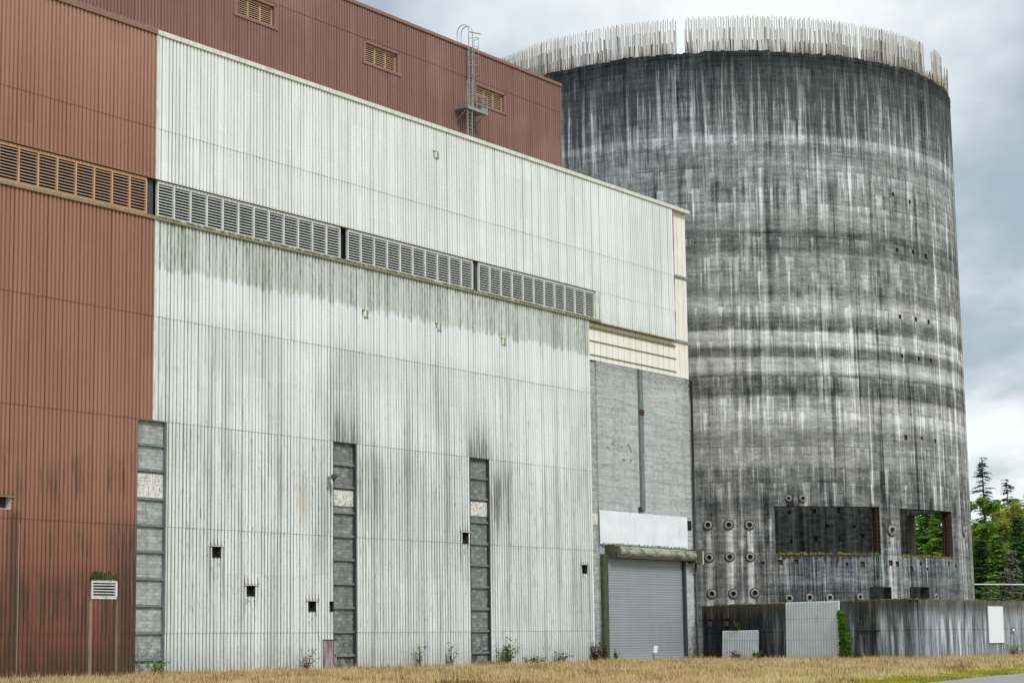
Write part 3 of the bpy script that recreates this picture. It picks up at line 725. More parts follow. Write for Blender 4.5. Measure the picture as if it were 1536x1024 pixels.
def shell(mb,rf,holes,pockets,dep,flip):
    ds=set([-180+1.5*i for i in range(241)]); zs=set([0.,TT])
    for h in holes+pockets: ds|={h[0],h[1]}; zs|={h[2],h[3]}
    ds=sorted(ds); zs=sorted(zs)
    ds2=[ds[0]]
    for d in ds[1:]:
        if d-ds2[-1]>1e-6: ds2.append(d)
    ds=ds2
    inside=lambda h,d,z: h[0]<d<h[1] and h[2]<z<h[3]
    for i in range(len(ds)-1):
        d0,d1=ds[i],ds[i+1]; dm=(d0+d1)/2
        hh=[h for h in holes+pockets if h[0]<dm<h[1]]
        zl=sorted(set([0.,TT]+[z for h in hh for z in (h[2],h[3])]))
        for j in range(len(zl)-1):
            z0,z1=zl[j],zl[j+1]; zm=(z0+z1)/2
            if any(inside(h,dm,zm) for h in holes): continue
            r=0.; mi=0
            if any(inside(h,dm,zm) for h in pockets): r=dep; mi=1
            q=[cyl(d0,z0,rf(z0)+r),cyl(d1,z0,rf(z0)+r),cyl(d1,z1,rf(z1)+r),cyl(d0,z1,rf(z1)+r)]
            if flip: q=q[::-1]
            mb.quad(*q,m=mi)
    for (a,b,c,e) in pockets:
        for (d,z,D2,z2) in ((a,c,b,c),(b,c,b,e),(b,e,a,e),(a,e,a,c)):
            mb.quad(cyl(d,z,rf(z)),cyl(D2,z2,rf(z2)),cyl(D2,z2,rf(z2)+dep),cyl(d,z,rf(z)+dep),m=1)
m=MB(); TH=.95
shell(m,rad,THROUGH,pk,-.16,False)
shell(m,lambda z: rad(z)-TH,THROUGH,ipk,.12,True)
for (a,b,c,e) in THROUGH:
    n=max(2,int((b-a)/1.5))
    for i in range(n):
        d0=a+(b-a)*i/n; d1=a+(b-a)*(i+1)/n
        m.quad(cyl(d0,c,rad(c)),cyl(d1,c,rad(c)),cyl(d1,c,rad(c)-TH),cyl(d0,c,rad(c)-TH),m=0)
        m.quad(cyl(d1,e,rad(e)),cyl(d0,e,rad(e)),cyl(d0,e,rad(e)-TH),cyl(d1,e,rad(e)-TH),m=1)
    for d in (a,b): m.quad(cyl(d,c,rad(c)),cyl(d,e,rad(e)),cyl(d,e,rad(e)-TH),cyl(d,c,rad(c)-TH),m=1)
# uneven top
rr=random.Random(2)
for i in range(480):
    d0=-180+.75*i; d1=d0+.75; z=TT+.02+rr.random()*.16+(.10 if int(d0/7)%3==0 else 0)
    ro=rad(TT)+.01+rr.random()*.05; ri=rad(TT)-TH
    m.quad(cyl(d0,z,ro),cyl(d1,z,ro),cyl(d1,z,ri),cyl(d0,z,ri)); m.quad(cyl(d0,TT-.25,ro),cyl(d1,TT-.25,ro),cyl(d1,z,ro),cyl(d0,z,ro)); m.quad(cyl(d1,TT,ri),cyl(d0,TT,ri),cyl(d0,z,ri),cyl(d1,z,ri))
m.build('concrete_shell',[M['tower'],M['pocket']],tw)
# floor slab inside so that light does not come from below
m=MB(); m.tube([(0,0,.02),(0,0,.25)],TR-TH-.01,96); m.build('floor_slab',M['roofing'],tw)
# broken sill with moss under the two large openings
def sill(d0,d1,z,seed):
    m=MB(); rr=random.Random(seed); d=d0+.3
    while d<d1-.5:
        w=.12+rr.random()*.6; h=.02+rr.random()**2*.16
        k=rr.random()
        if k<.62:
            r=rad(z)+.03+rr.random()*.10
            a,b=d,min(d+w,d1-.05); n=len(m.v)
            for zz in (z-.04-rr.random()*.10,z+h):
                m.v+=[cyl(a,zz,r),cyl(b,zz,r),cyl(b,zz,r-.6),cyl(a,zz,r-.6)]
            for f in ((0,3,2,1),(4,5,6,7),(0,1,5,4),(1,2,6,5),(2,3,7,6),(3,0,4,7)): m.f.append(tuple(n+i for i in f)); m.m.append(0)
        d+=w*.8
    n=24
    for i in range(n):
        a=d0+.2+(d1-d0-.4)*i/n; b=d0+.2+(d1-d0-.4)*(i+1)/n; m.quad(cyl(a,z+.012,rad(z)+.02),cyl(b,z+.012,rad(z)+.02),cyl(b,z+.012,rad(z)-.55),cyl(a,z+.012,rad(z)-.55))
    return m.build('mossy_sill',M['moss'],tw)
sill(5.35,29.7,8.92,1); sill(35.4,55.5,8.76,2)
m=MB(); rr=random.Random(4); d=5.6
# spalled, undercut concrete below the wide opening
while d<26.5:
    w=.5+rr.random()*1.6; dep=.18+rr.random()*1.0*(1. if rr.random()<.45 else .35)
    n=len(m.v); r=rad(8)+.015
    pts=[(d,8.86),(d+w,8.86),(d+w*(.6+.5*rr.random()),8.86-dep*.6),(d+w*.5,8.86-dep),(d+w*.2*rr.random(),8.86-dep*.5)]
    m.v+=[cyl(a,z,r) for a,z in pts]; m.f.append((n+4,n+3,n+2,n+1,n)); m.m.append(0)
    m.v+=[cyl(a,z,r-.02) for a,z in pts]
    for i in range(5): j=(i+1)%5; m.f.append((n+i,n+j,n+5+j,n+5+i)); m.m.append(0)
    d+=w*.95
m.build('spalled_edge',M['dim'],tw)
# bent bars in the right jambs of the openings
for (d,c,e,sd) in ((29.7,8.92,13.0,1),(55.5,8.76,12.93,2)):
    m=MB(); rr=random.Random(sd)
    for k in range(3):
        r=rad(10)-.2-.27*k; m.tube([cyl(d-.55,c,r),cyl(d-.5,(c+e)/2,r+.03),cyl(d-.6,e,r)],.05,6)
    z=c+.2
    while z<e-.1: m.tube([cyl(d-.05,z,rad(z)-.1),cyl(d-.7,z+.04*rr.random(),rad(z)-.3),cyl(d-.1,z,rad(z)-.85)],.035,5); z+=.33
    m.build('jamb_bars',M['rust'],tw)
# pipe sleeves
SL=[(-8.52,11.47,.42),(-4.24,11.44,.42),(0.04,11.41,.42),(-8.42,8.66,.40),(-4.22,8.69,.40),(-0.02,8.66,.40),(-8.07,5.57,.42),(-3.68,5.55,.42),(0.73,5.58,.42),(7.81,5.09,.38),(12.13,5.13,.40),(16.58,5.11,.40),(23.66,5.16,.36),(8.37,13.68,.30),(11.41,13.68,.34),(32.79,10.98,.52),(46.18,5.17,.36),(63.28,11.25,.50)]
for (d,z,ro) in SL:
    ro*=.90
    q=R_(d); n=Vector((math.sin(q),-math.cos(q),0)); t=Vector((math.cos(q),math.sin(q),0)); up=Vector((0,0,1)); c0=Vector(cyl(d,z,rad(z)))
    m=MB(); N_=24
    ri=ro*.52 if z<13 or ro<.32 else ro*.3
    ring=lambda r,h:[tuple(c0+n*h+t*r*math.cos(2*math.pi*i/N_)+up*r*math.sin(2*math.pi*i/N_)) for i in range(N_)]
    L0=[ring(ro,-.06),ring(ro*.97,.16),ring(ri*1.08,.20),ring(ri,.17),ring(ri*.96,.03)]
    for A,B in zip(L0,L0[1:]):
        for i in range(N_): j=(i+1)%N_; m.quad(A[i],A[j],B[j],B[i])
    s_=m.build('pipe_sleeve',M['sleeve'],tw)
    m=MB(); rr_=ring(ri*.97,.035); b=len(m.v); m.v+=rr_; m.f.append(tuple(range(N_))); m.m.append(0); m.build('bore_shade_disc',M['void'],s_)  # black disc stands in for the shade inside the sleeve
    m=MB(); A=ring(ro*1.22,.012); B=ring(ro*1.0,.03); 
    for i in range(N_): j=(i+1)%N_; m.quad(A[i],A[j],B[j],B[i])
    m.build('dark_collar',M['pocket'],s_)  # dark ring round the foot of the sleeve
# rebar crown
g=G('pale_rebar'); x,y,z=g.obj(); nn=g.noise(g.vec(x*2.,y*2.,z*.5),1.,4,.6); rs=g.ss(.9,.0,z+(nn-.5)*1.6)
c=g.mix(nn,(.34,.325,.29),(.60,.575,.52)); c=g.mix(rs*.75,c,(.16,.085,.05)); M['rebar']=g.out(c,.6)
M['rebar_dk']=plain('dark_rebar',(.10,.075,.06),.7,.4,2.)
def barmesh(h,r,lean=0.):
    m=MB(); m.tube([(0,0,0),(lean*.5,0,h*.5),(lean,0,h)],r,6); return m
bars=[]; rr=random.Random(9)
GAPS=[(-12.6,-10.9),(29.7,30.4),(53.5,59.2)]
for ring_r,step,off in ((TR-.16,.27,0.),(TR-.40,.29,.2)):
    d=-180.; cnt=0
    while d<180:
        d+=step*(.88+.24*rr.random()); cnt+=1
        k=cnt%4
        h=3.40+.10*rr.random() if k==0 else (3.15+.2*rr.random() if k==2 else (2.2+.3*rr.random() if k==1 else 1.1+.25*rr.random()))
        dk=(k==3 and rr.random()<.75) or (k==1 and rr.random()<.25) or rr.random()<.05
        if any(a<d<b for a,b in GAPS):
            if d>53: h=.8*rr.random()+.4
            else: continue
        if 65.4<d<69: continue
        if 69<=d<76: h=1.2*rr.random()+.3
        bars.append((d,ring_r+rr.uniform(-.04,.04),h,.030 if not dk else .036,dk,rr.uniform(-.04,.04)))
vis=sorted([b for b in bars if -45<b[0]<75 and b[2]>2.9],key=lambda b:abs(b[0]-10)); 
vis=vis[:100]; vs=set(map(id,vis))
bm_=[barmesh(3.45,.032,l).build('rebar',M['rebar']) for l in (-.03,0.,.03)]
meshes=[o.data for o in bm_]
for o in bm_: bpy.data.objects.remove(o)
for i,b in enumerate(vis):
    o=bpy.data.objects.new('rebar',meshes[i%3]); COL.objects.link(o); o.parent=tw; o.location=cyl(b[0],TT+.05,b[1]); o.scale=(1,1,b[2]/3.45); o.rotation_euler=(0,0,R_(b[0]))
m=MB()
rest=[b for b in bars if id(b) not in vs]
for (d,r,h,rad_,dk,l) in rest:
    p=Vector(cyl(d,TT+.05,r)); q=R_(d); t=Vector((math.cos(q),math.sin(q),0))
    m.tube([p,p+Vector((0,0,h))+t*l],rad_,5,m=1 if dk else 0)
o=m.build('rebar_fringe',[M['rebar'],M['rebar_dk']],tw); o['kind']='stuff'
# (the fringe lies at tower height: shift the mesh so that its material's z starts at the rim)
for v in o.data.vertices: v.co.z-=TT
o.location.z=TT

# ------------------------------------------------------------------ yard wall
A=Vector((15.35,170.0,0)); B=Vector((29.35,151.9,0)); Cc=Vector((64.,203.,0)); WH=4.42
yw=empty('yard_wall',(0,0,0)); tag(yw,'long low concrete yard wall with dark vertical streaks in front of the round tower','wall')
def wallrun(P,Q,n,m,th=.45,ztop=WH):
    d=(Q-P).normalized(); nb=Vector((-d.y,d.x,0)); 
    if nb.y<0: nb=-nb
    k=30
    for i in range(k):
        a=P+(Q-P)*i/k; b=P+(Q-P)*(i+1)/k
        m.quad(a,b,b+Vector((0,0,ztop)),a+Vector((0,0,ztop)))
        m.quad(a+Vector((0,0,ztop)),b+Vector((0,0,ztop)),b+nb*th+Vector((0,0,ztop)),a+nb*th+Vector((0,0,ztop)))
        m.quad(b+nb*th,a+nb*th,a+nb*th+Vector((0,0,ztop)),b+nb*th+Vector((0,0,ztop)))
m=MB(); wallrun(A,B,0,m); wallrun(B,Cc,1,m); m.build('concrete_face',M['yard'],yw)
rr=random.Random(21)
for P_,Q_,n_,k0,k1,mm_ in ((A,B,150,.06,.44,'moss'),(A,B,200,.68,1.,'brmoss'),(B,Cc,180,0,.6,'brmoss')):
    m=MB()
    d=(Q_-P_).normalized(); nb=Vector((-d.y,d.x,0)); nb=nb if nb.y>0 else -nb
    for i in range(n_):
        k=k0+(k1-k0)*rr.random(); c=P_+(Q_-P_)*k; w=.06+.22*rr.random(); h=.015+.10*rr.random()**3; o_=rr.random()*.35
        if P_ is A and k<.12: h+=.12*rr.random()
        a=c+nb*(o_-.04); n0=len(m.v)
        for z in (WH-.03,WH+h):
            sc=1. if z<WH else .5
            m.v+=[tuple(a-d*w*sc+Vector((0,0,z))),tuple(a+d*w*sc+Vector((0,0,z))),tuple(a+d*w*sc+nb*.15+Vector((0,0,z))),tuple(a-d*w*sc+nb*.15+Vector((0,0,z)))]
        for f in ((0,3,2,1),(4,5,6,7),(0,1,5,4),(1,2,6,5),(2,3,7,6),(3,0,4,7)): m.f.append(tuple(n0+i for i in f)); m.m.append(0)
    m.build('moss_cap',M[mm_],yw)
dAB=(B-A).normalized(); angAB=math.atan2(dAB.y,dAB.x)
nAB=Vector((dAB.y,-dAB.x,0)); nAB=nAB if nAB.y<0 else -nAB
dBC=(Cc-B).normalized(); angBC=math.atan2(dBC.y,dBC.x)
nBC=Vector((dBC.y,-dBC.x,0)); nBC=nBC if nBC.y<0 else -nBC
# short rusty stubs hanging at the wall's left end
for k in (1.0,2.95):
    p=A+dAB*k+nAB*.12
    m=MB(); m.box(-.26,.26,-.06,.11,3.35,4.38); m.box(-.18,.18,-.12,.1,2.75,3.15)
    o=m.build('rusty_bracket',M['pocket'],yw); o.location=p; o.rotation_euler=(0,0,angAB)
m=MB(); m.box(0,2.2,-.10,.05,2.19,2.27)
o=m.build('pipe_stub',M['steel_dark'],yw); o.location=A+dAB*(17.3)+nAB*.06; o.rotation_euler=(0,0,angAB)
def sheetobj(name,label,P_,d,ang,nrm,k0,k1,h,tilt,offn):
    root=empty(name,tuple(P_+d*k0+nrm*offn),ang); tag(root,label,'metal sheet',None)
    m=MB(); w=k1-k0; pit=.29; xs=[]; x=0
    seg=[]
    while x<w: 
        for f,yy in ((0,-.045),(.45,-.045),(.58,.045),(.88,.045)):
            if x+f*pit<w: seg.append((x+f*pit,yy))
        x+=pit
    for (x0,y0),(x1,y1) in zip(seg,seg[1:]):
        m.quad((x0,y0,0),(x1,y1,0),(x1,y1+tilt,h),(x0,y0+tilt,h))
        m.quad((x0,y0+.012,0),(x0,y0+tilt+.012,h),(x1,y1+tilt+.012,h),(x1,y1+.012,0))
    m.build('corrugated_face',M['sheet'],root)
    m=MB()
    for z in (h*.22,h*.66 if h>3 else h*.6): m.box(.05,w-.05,.034+tilt*z/h,.07+tilt*z/h,z-.03,z+.03)
    m.build('batten',M['galv'],root)
    return root
sheetobj('leaning_sheet','lower of two pale corrugated metal sheets, standing in front of the blackened wall',A,dAB,angAB,nAB,2.63,6.85,2.38,.12,.32)
sheetobj('leaning_sheet','taller pale corrugated metal sheet reaching the wall top beside a green vine',A,dAB,angAB,nAB,9.84,15.55,4.5,.10,.25)
bp=empty('blank_panel',tuple(B+dBC*14.3+nBC*.03),angBC); tag(bp,'blank white rectangular panel fixed to the right part of the streaked yard wall','panel')
m=MB(); m.box(0,3.2,-.06,.0,1.15,4.0); m.build('board',M['blank'],bp)
m=MB(); m.box(-.03,3.23,-.075,-.061,1.12,1.16); m.box(-.03,3.23,-.075,-.061,3.99,4.03); m.box(-.03,.01,-.075,-.061,1.16,3.99); m.box(3.19,3.23,-.075,-.061,1.16,3.99); m.build('frame',M['white_trim'],bp)
wl=empty('wall_lamp',tuple(B+dBC*19.6+nBC*.02),angBC); tag(wl,'tiny white bulkhead lamp on the yard wall right of the blank panel','lamp')
m=MB(); m.box(-.12,.12,-.06,0,1.9,2.3); m.build('back_plate',M['steel_dark'],wl)
m=MB(); m.tube([(0,-.06,2.1),(0,-.16,2.1),(0,-.2,2.1)],.13,12,r1=.06); m.build('lamp_globe',M['blank'],wl,True)

# marker post by the roller door
mp=empty('marker_post',W(51.9,-3.0,0)); tag(mp,'thin dark marker post with a white plate in front of the roller door','post')
m=MB(); m.tube([(0,0,0),(0.02,0,.95)],.035,8); m.build('post',M['steel_dark'],mp)
m=MB(); n0=0; m.box(-.13,.17,-.05,.0,.75,1.30); m.build('plate',M['blank'],mp).rotation_euler=(0,R_(8),0)

# cable in front of the trees
cb=empty('overhead_cable',(0,0,0)); tag(cb,'pale overhead cable stretched right from the tower foot in front of the trees','cable')
m=MB(); m.tube([(43.2,212.,7.0),(56.,213.,6.80),(75.,214.,6.75)],.065,6); m.build('wire',M['blank'],cb)
m=MB(); m.tube([(75.,214.,0),(75.,214.,7.6)],.16,10); m.build('pole',M['galv'],cb)

# ------------------------------------------------------------------ foliage
def leafmat(name,c1,c2,tr=.45):
    g=G(name); x,y,z=g.obj(); at=g.n('ShaderNodeAttribute',attribute_name='tint'); f=Sk(g,at.outputs['Fac'])
    c=g.mix(f,c1,c2); return g.out(c,.6,spec=.2,trans=tr)
def buildleaf(mb,name,mats,parent,tints):
    o=mb.build(name,mats,parent); at=o.data.attributes.new('tint','FLOAT','FACE'); at.data.foreach_set('value',tints); return o
bark=plain('tree_bark',(.10,.08,.06),.9,.4,2.)
greybark=plain('pale_dead_bark',(.30,.29,.25),.9,.3,2.)
LM={'dark':leafmat('dark_fir_needles',(.026,.070,.024),(.14,.26,.075)),
    'mid':leafmat('green_fir_needles',(.045,.14,.022),(.33,.54,.09)),
    'blue':leafmat('blue_green_needles',(.035,.08,.060),(.11,.20,.14)),
    'yel':leafmat('yellow_green_leaves',(.14,.19,.025),(.55,.56,.11)),
    'lime':leafmat('lime_leaves',(.07,.18,.022),(.36,.54,.08)),
    'grey':leafmat('sparse_grey_needles',(.12,.14,.10),(.30,.32,.22)),
    'vine':leafmat('vine_leaves',(.035,.12,.010),(.22,.42,.035)),
    'weed':leafmat('weed_leaves',(.05,.07,.015),(.24,.26,.05)),
    'dead':leafmat('dry_brown_leaves',(.05,.028,.014),(.16,.09,.045))}
def conifer(label,x,y,h,rb,mat,seed,dens=1.,start=.12,gap=0.,top=1.,group='trees beyond the tower'):
    rr=random.Random(seed); root=empty('conifer_tree',(x,y,0)); tag(root,label,'tree',group)
    m=MB(); m.tube([(0,0,0),(.1,0,h*.5),(0,0,h*.99)],h*.014+.08,8,r1=.03); m.build('trunk',greybark if mat=='grey' else bark,root)
    m=MB(); T=[]
    n=int(h*2.4*dens)
    for i in range(n):
        f=i/n; z=h*(start+(1-start)*f)
        if rr.random()<gap: continue
        rl=rb*((1-f)**.8*top+.02)*(.55+.75*rr.random())+.15
        for k in range(rr.choice((5,6,7))):
            q=rr.random()*6.283; dr=Vector((math.cos(q),math.sin(q),0)); dip=rr.uniform(-.50,.16)
            z=h*(start+(1-start)*min(.985,f+(rr.random()-.5)*.09)); L_=rl*(.35+.8*rr.random()); ns=max(4,int(L_*4.5)); sd=Vector((-dr.y,dr.x,0)); tb=rr.random()
            for j in range(ns):
                g_=(j+.4+rr.random()*.5)/ns; c=dr*L_*g_+Vector((0,0,z+dip*L_*g_*g_+(rr.random()-.5)*.12))
                for s_ in (-1,1,0):
                    if rr.random()<.15: continue
                    w=(.44+.36*rr.random())*(1.15-g_*.5); a=sd*s_*w*(1.3 if s_ else 0)+dr*w*(.7+.3*rr.random())+Vector((0,0,-.14-.34*rr.random()))*w*1.2
                    pp=Vector((-a.y,a.x,(rr.random()-.5)*.5)).normalized()*w*.26
                    m.quad(c-pp*.6,c+a*.55-pp,c+a,c+a*.5+pp); T.append(min(1,max(0,.15+.35*tb+.5*g_*rr.random()+.15*rr.random())))
    buildleaf(m,'crown',LM[mat],root,T); return root
def broadleaf(label,x,y,h,rb,mat,seed,n=9000,cz=.62,group='trees beyond the tower',name='broadleaf_tree'):
    rr=random.Random(seed); root=empty(name,(x,y,0)); tag(root,label,'tree',group)
    m=MB(); m.tube([(0,0,0),(.2,0,h*.4),(-.1,.1,h*.8)],h*.018+.06,8,r1=.05)
    blobs=[]
    for i in range(34):
        q=rr.random()*6.283; f=rr.random(); zz=h*(.22+.74*f); rm=rb*math.sqrt(max(.05,1-((zz/h-cz)/(.45))**2))
        c=Vector((math.cos(q),math.sin(q),0))*rm*(.35+.6*rr.random())+Vector((0,0,zz)); blobs.append((c,rb*(.16+.20*rr.random()),rr.random()))
        m.tube([(0,0,max(h*.15,zz*.6)),tuple(c)],.09,5,r1=.02)
    m.build('trunk',bark,root)
    m=MB(); T=[]
    for i in range(n):
        c,r,tb=rr.choice(blobs); v=Vector((rr.gauss(0,1),rr.gauss(0,1),rr.gauss(0,1))).normalized()*r*(rr.random()**.4)*(1.+.35*rr.random()); v.z*=.75; p=c+v
        a=Vector((rr.uniform(-1,1),rr.uniform(-1,1),rr.uniform(-.8,.3))).normalized()*(.20+.24*rr.random()); b=a.cross(Vector((rr.uniform(-1,1),rr.uniform(-1,1),1))).normalized()*a.length*.45
        m.quad(p-a*.5,p+b,p+a,p-b); T.append(min(1,max(0,tb*.55+.45*rr.random())))
    buildleaf(m,'crown',LM[mat],root,T); return root
S_=310.
def tx(px,Y): # metres to the right at depth Y for a sight-line leaving at this slope
    return px*Y
TREES=[ # kind, slope(x/y), Y, height, radius, material, label, extras
 ('c',.2292,318,29.3,3.6,'blue','tall thin blue-green fir standing highest beside the tower edge',dict(gap=.10,start=.40,dens=.42,top=1.25)),
 ('c',.2408,322,26.3,3.6,'blue','second tallest blue-green fir with a pointed open top, right of the tall thin one',dict(gap=.10,start=.3,dens=.45,top=1.2)),
 ('c',.2352,324,23.2,2.6,'dark','short dark spire fir between the two tallest firs',dict()),
 ('b',.2275,296,21.8,4.2,'lime','bright green leafy tree against the tower edge below the tallest fir',dict(n=9000)),
 ('b',.2385,300,20.2,5.2,'yel','large rounded yellow-green tree in the middle of the wood',dict(n=12000)),
 ('b',.2455,298,21.0,4.2,'yel','yellow-green tree at the right picture edge above dark fir boughs',dict(n=9000)),
 ('c',.2265,283,15.0,4.6,'dark','dark low fir hugging the tower edge',dict(dens=1.4)),
 ('c',.2345,281,15.4,4.0,'mid','fresh green fir below the rounded yellow-green tree',dict(dens=1.5)),
 ('c',.2450,280,18.0,4.8,'dark','broad dark fir at the right picture edge behind the bare saplings',dict(dens=1.4)),
 ('c',.2305,276,9.0,3.4,'mid','low green fir just above the cable',dict(dens=1.4)),
 ('c',.2405,274,8.5,3.4,'mid','small bushy green fir above the wall right of the grey saplings',dict(dens=1.4)),
 ('c',.2300,262,7.6,1.6,'grey','pale leafless sapling nearest the tower edge crossing the cable',dict(gap=.35,dens=1.3)),
 ('c',.2378,262,10.2,1.5,'grey','taller pale bare sapling in front of the green firs',dict(gap=.35,dens=1.3)),
 ('c',.2418,264,12.6,1.6,'grey','tallest pale bare sapling before the dark fir at the right',dict(gap=.35,dens=1.2)),
 ('c',.2000,300,24.0,5.2,'mid','bright green fir seen left in the tower window',dict(dens=1.3)),
 ('c',.2070,292,22.0,5.0,'mid','bright green fir seen right in the tower window',dict(dens=1.4)),
 ('c',.1930,312,23.0,5.0,'dark','dark fir at the left edge of the tower window',dict(dens=1.3)),
 ('c',.2120,305,24.0,5.2,'dark','dark fir hidden mostly by the right jamb of the tower window',dict(dens=1.2)),
 ('c',.2035,316,26.0,5.4,'dark','tall dark fir filling the gap behind the two window firs',dict(dens=1.3)),
 ('c',.2190,300,20.0,4.6,'dark','dark fir just behind the tower right edge',dict(dens=1.2)),
 ('c',.2520,300,23.0,4.6,'dark','dark fir beyond the right picture edge',dict(dens=1.1)),
 ('c',.2330,308,19.0,4.6,'dark','dark backing fir behind the rounded yellow-green tree',dict(dens=1.3)),
 ('c',.2440,312,22.5,4.6,'blue','blue-green fir behind the yellow-green crown at right',dict(dens=1.2)),
 ('c',.2240,305,18.5,4.6,'mid','green fir half hidden by the tower edge',dict(dens=1.2)),
 ('c',.2500,286,15.,4.2,'mid','green fir at the very right edge of the wood',dict(dens=1.2)),
]
for i,(k,sl,Y,h,r,mt,lab,ex) in enumerate(TREES):
    if k=='c': conifer(lab,sl*Y,Y,h,r,mt,100+i,**ex)
    else: broadleaf(lab,sl*Y,Y,h,r,mt,100+i,**ex)
# far wood behind the single trees: one mass
m=MB(); T=[]; rr=random.Random(77)
for i in range(20000):
    x=45+rr.random()*65; y=326+rr.random()*26; z=rr.random()**.85*18.5
    p=Vector((x,y,z)); a=Vector((rr.uniform(-1,1),rr.uniform(-.6,.6),rr.uniform(-1,.1))).normalized()*(.6+.7*rr.random()); b=a.cross(Vector((rr.uniform(-1,1),rr.uniform(-1,1),1))).normalized()*a.length*.4
    m.quad(p-a*.5,p+b,p+a,p-b); T.append(rr.random()*.7)
o=buildleaf(m,'far_wood',LM['dark'],None,T); tag(o,'dark understorey of the far wood behind the single trees','wood',kind='stuff')

def shrub(name,label,cat,loc,w,h,mat,seed,n=260,leaf=.10,group=None,d=None):
    rr=random.Random(seed); root=empty(name,loc); tag(root,label,cat,group); d=d or w
    m=MB(); 
    tips=[]
    for i in range(11):
        q=rr.random()*6.283; k=rr.random(); e=Vector((math.cos(q)*w*.5*k,math.sin(q)*d*.5*k,h*(.45+.6*rr.random()))); m.tube([(0,0,0),(e.x*.4,e.y*.4,e.z*.55),tuple(e)],.018,5,r1=.006); tips.append(e)
    m.build('stem',bark,root)
    m=MB(); T=[]
    for i in range(n):
        e=rr.choice(tips); f=.25+.8*rr.random(); p=Vector((e.x*f,e.y*f,e.z*f**.8))+Vector((rr.gauss(0,w*.07),rr.gauss(0,d*.07),rr.gauss(0,h*.04)))
        if p.z<0: p.z=abs(p.z)
        a=Vector((rr.uniform(-1,1),rr.uniform(-1,1),rr.uniform(-.4,.7))).normalized()*leaf*(.6+.8*rr.random()); b=a.cross(Vector((rr.uniform(-1,1),rr.uniform(-1,1),1))).normalized()*a.length*.42
        m.quad(p-a*.5,p+b,p+a,p-b); T.append(rr.random())
    buildleaf(m,'foliage',LM[mat],root,T); return root
# vine beside the tall sheet
rv_=empty('climbing_vine',tuple(A+dAB*15.6+nAB*.25),angAB); tag(rv_,'bright green vine climbing the yard wall at the right edge of the tall metal sheet','vine')
m=MB(); rr=random.Random(50)
for k in range(5): m.tube([(.3+.15*k,.1,0),(.2+.12*k,.05,1.5),(.1+.05*k,.05,3.2-.3*k)],.02,5)
m.build('stem',bark,rv_)
m=MB(); T=[]
for i in range(1100):
    z=rr.random()**1.1*3.75; wv=1.25*(1-(z/4.1))**.75+.18; x=rr.random()*wv+.02-.10*rr.random(); p=Vector((x,.08-rr.random()*.35,z))
    a=Vector((rr.uniform(-1,1),rr.uniform(-1,.3),rr.uniform(-1,.2))).normalized()*(.10+.10*rr.random()); b=a.cross(Vector((rr.uniform(-1,1),rr.uniform(-1,1),1))).normalized()*a.length*.45
    m.quad(p-a*.5,p+b,p+a,p-b); T.append(min(1,rr.random()*.6+.4*(rr.random() if z>2.2 else rr.random()*.4)))
buildleaf(m,'foliage',LM['vine'],rv_,T)
sp=A+dAB*4.4+nAB*.05
sh=shrub('wall_shrub','small green shrub sprouting from the wall just above the lower metal sheet','shrub',(sp.x,sp.y,2.3),1.5,.95,'weed',61,170,.11)
def onw(s,y): q=W(s,y,0); return (q[0],q[1],0)
WE=[('weed_clump','tall yellow-green weed clump at the foot of the third block strip','weeds',onw(35.3,-.6),2.1,1.9,'weed',1,420,.13),
    ('weed_clump','brown dried dock clump at the white wall end before the roller door','weeds',onw(47.4,-.5),1.0,1.7,'dead',2,380,.12),
    ('weed_clump','low green weeds right of the tall clump along the white wall','weeds',onw(38.7,-.6),2.2,.7,'weed',3,260,.12),
    ('weed_clump','yellow flowering weed at the foot of the leftmost block strip','weeds',onw(-.3,-.6),1.6,.9,'lime',4,260,.11),
    ('weed_clump','thin dark weed stalks left of the purple door','weeds',onw(13.2,-.5),1.6,1.5,'dead',5,160,.09),
    ('weed_clump','sparse green stalks on the white wall between second and third block strips','weeds',onw(25.,-.5),1.2,1.7,'weed',6,120,.10),
    ('weed_clump','dark withered stalks just left of the third block strip','weeds',onw(28.6,-.5),1.0,1.6,'dead',7,120,.10),
    ('weed_clump','reddish dry weeds midway along the white wall right of the third strip','weeds',onw(42.5,-.5),2.6,1.1,'dead',8,200,.10),
    ('weed_clump','withered dark weeds at the foot of the block pier left of the roller door','weeds',onw(49.2,-.3),1.2,1.5,'dead',9,220,.10),
    ('weed_clump','thin withered weeds at the bottom left corner of the roller door','weeds',onw(50.9,-.2),.8,1.0,'dead',10,120,.10)]
for w in WE: shrub(*w[:2],w[2],w[3],w[4],w[5],w[6],w[7],w[8],w[9],group='weeds at the foot of the wall')
p=A+dAB*6.9+nAB*.6; shrub('weed_clump','low dark green weed at the right foot of the lower metal sheet','weeds',(p.x,p.y,0),1.0,.75,'vine',11,200,.12,group='weeds at the foot of the wall')
p=A+dAB*4.6+nAB*.7; shrub('weed_clump','dark weed sprigs in front of the lower metal sheet','weeds',(p.x,p.y,0),1.6,.8,'dead',12,150,.12,group='weeds at the foot of the wall')
p=B+dBC*17.0+nBC*1.; shrub('weed_clump','pale bramble under the blank panel','weeds',(p.x,p.y,0),2.4,1.0,'grey',13,260,.12,group='weeds at the foot of the wall')
p=B+dBC*20.5+nBC*1.; shrub('weed_clump','green weeds at the right picture edge along the yard wall','weeds',(p.x,p.y,0),3.,.7,'weed',14,300,.12,group='weeds at the foot of the wall')

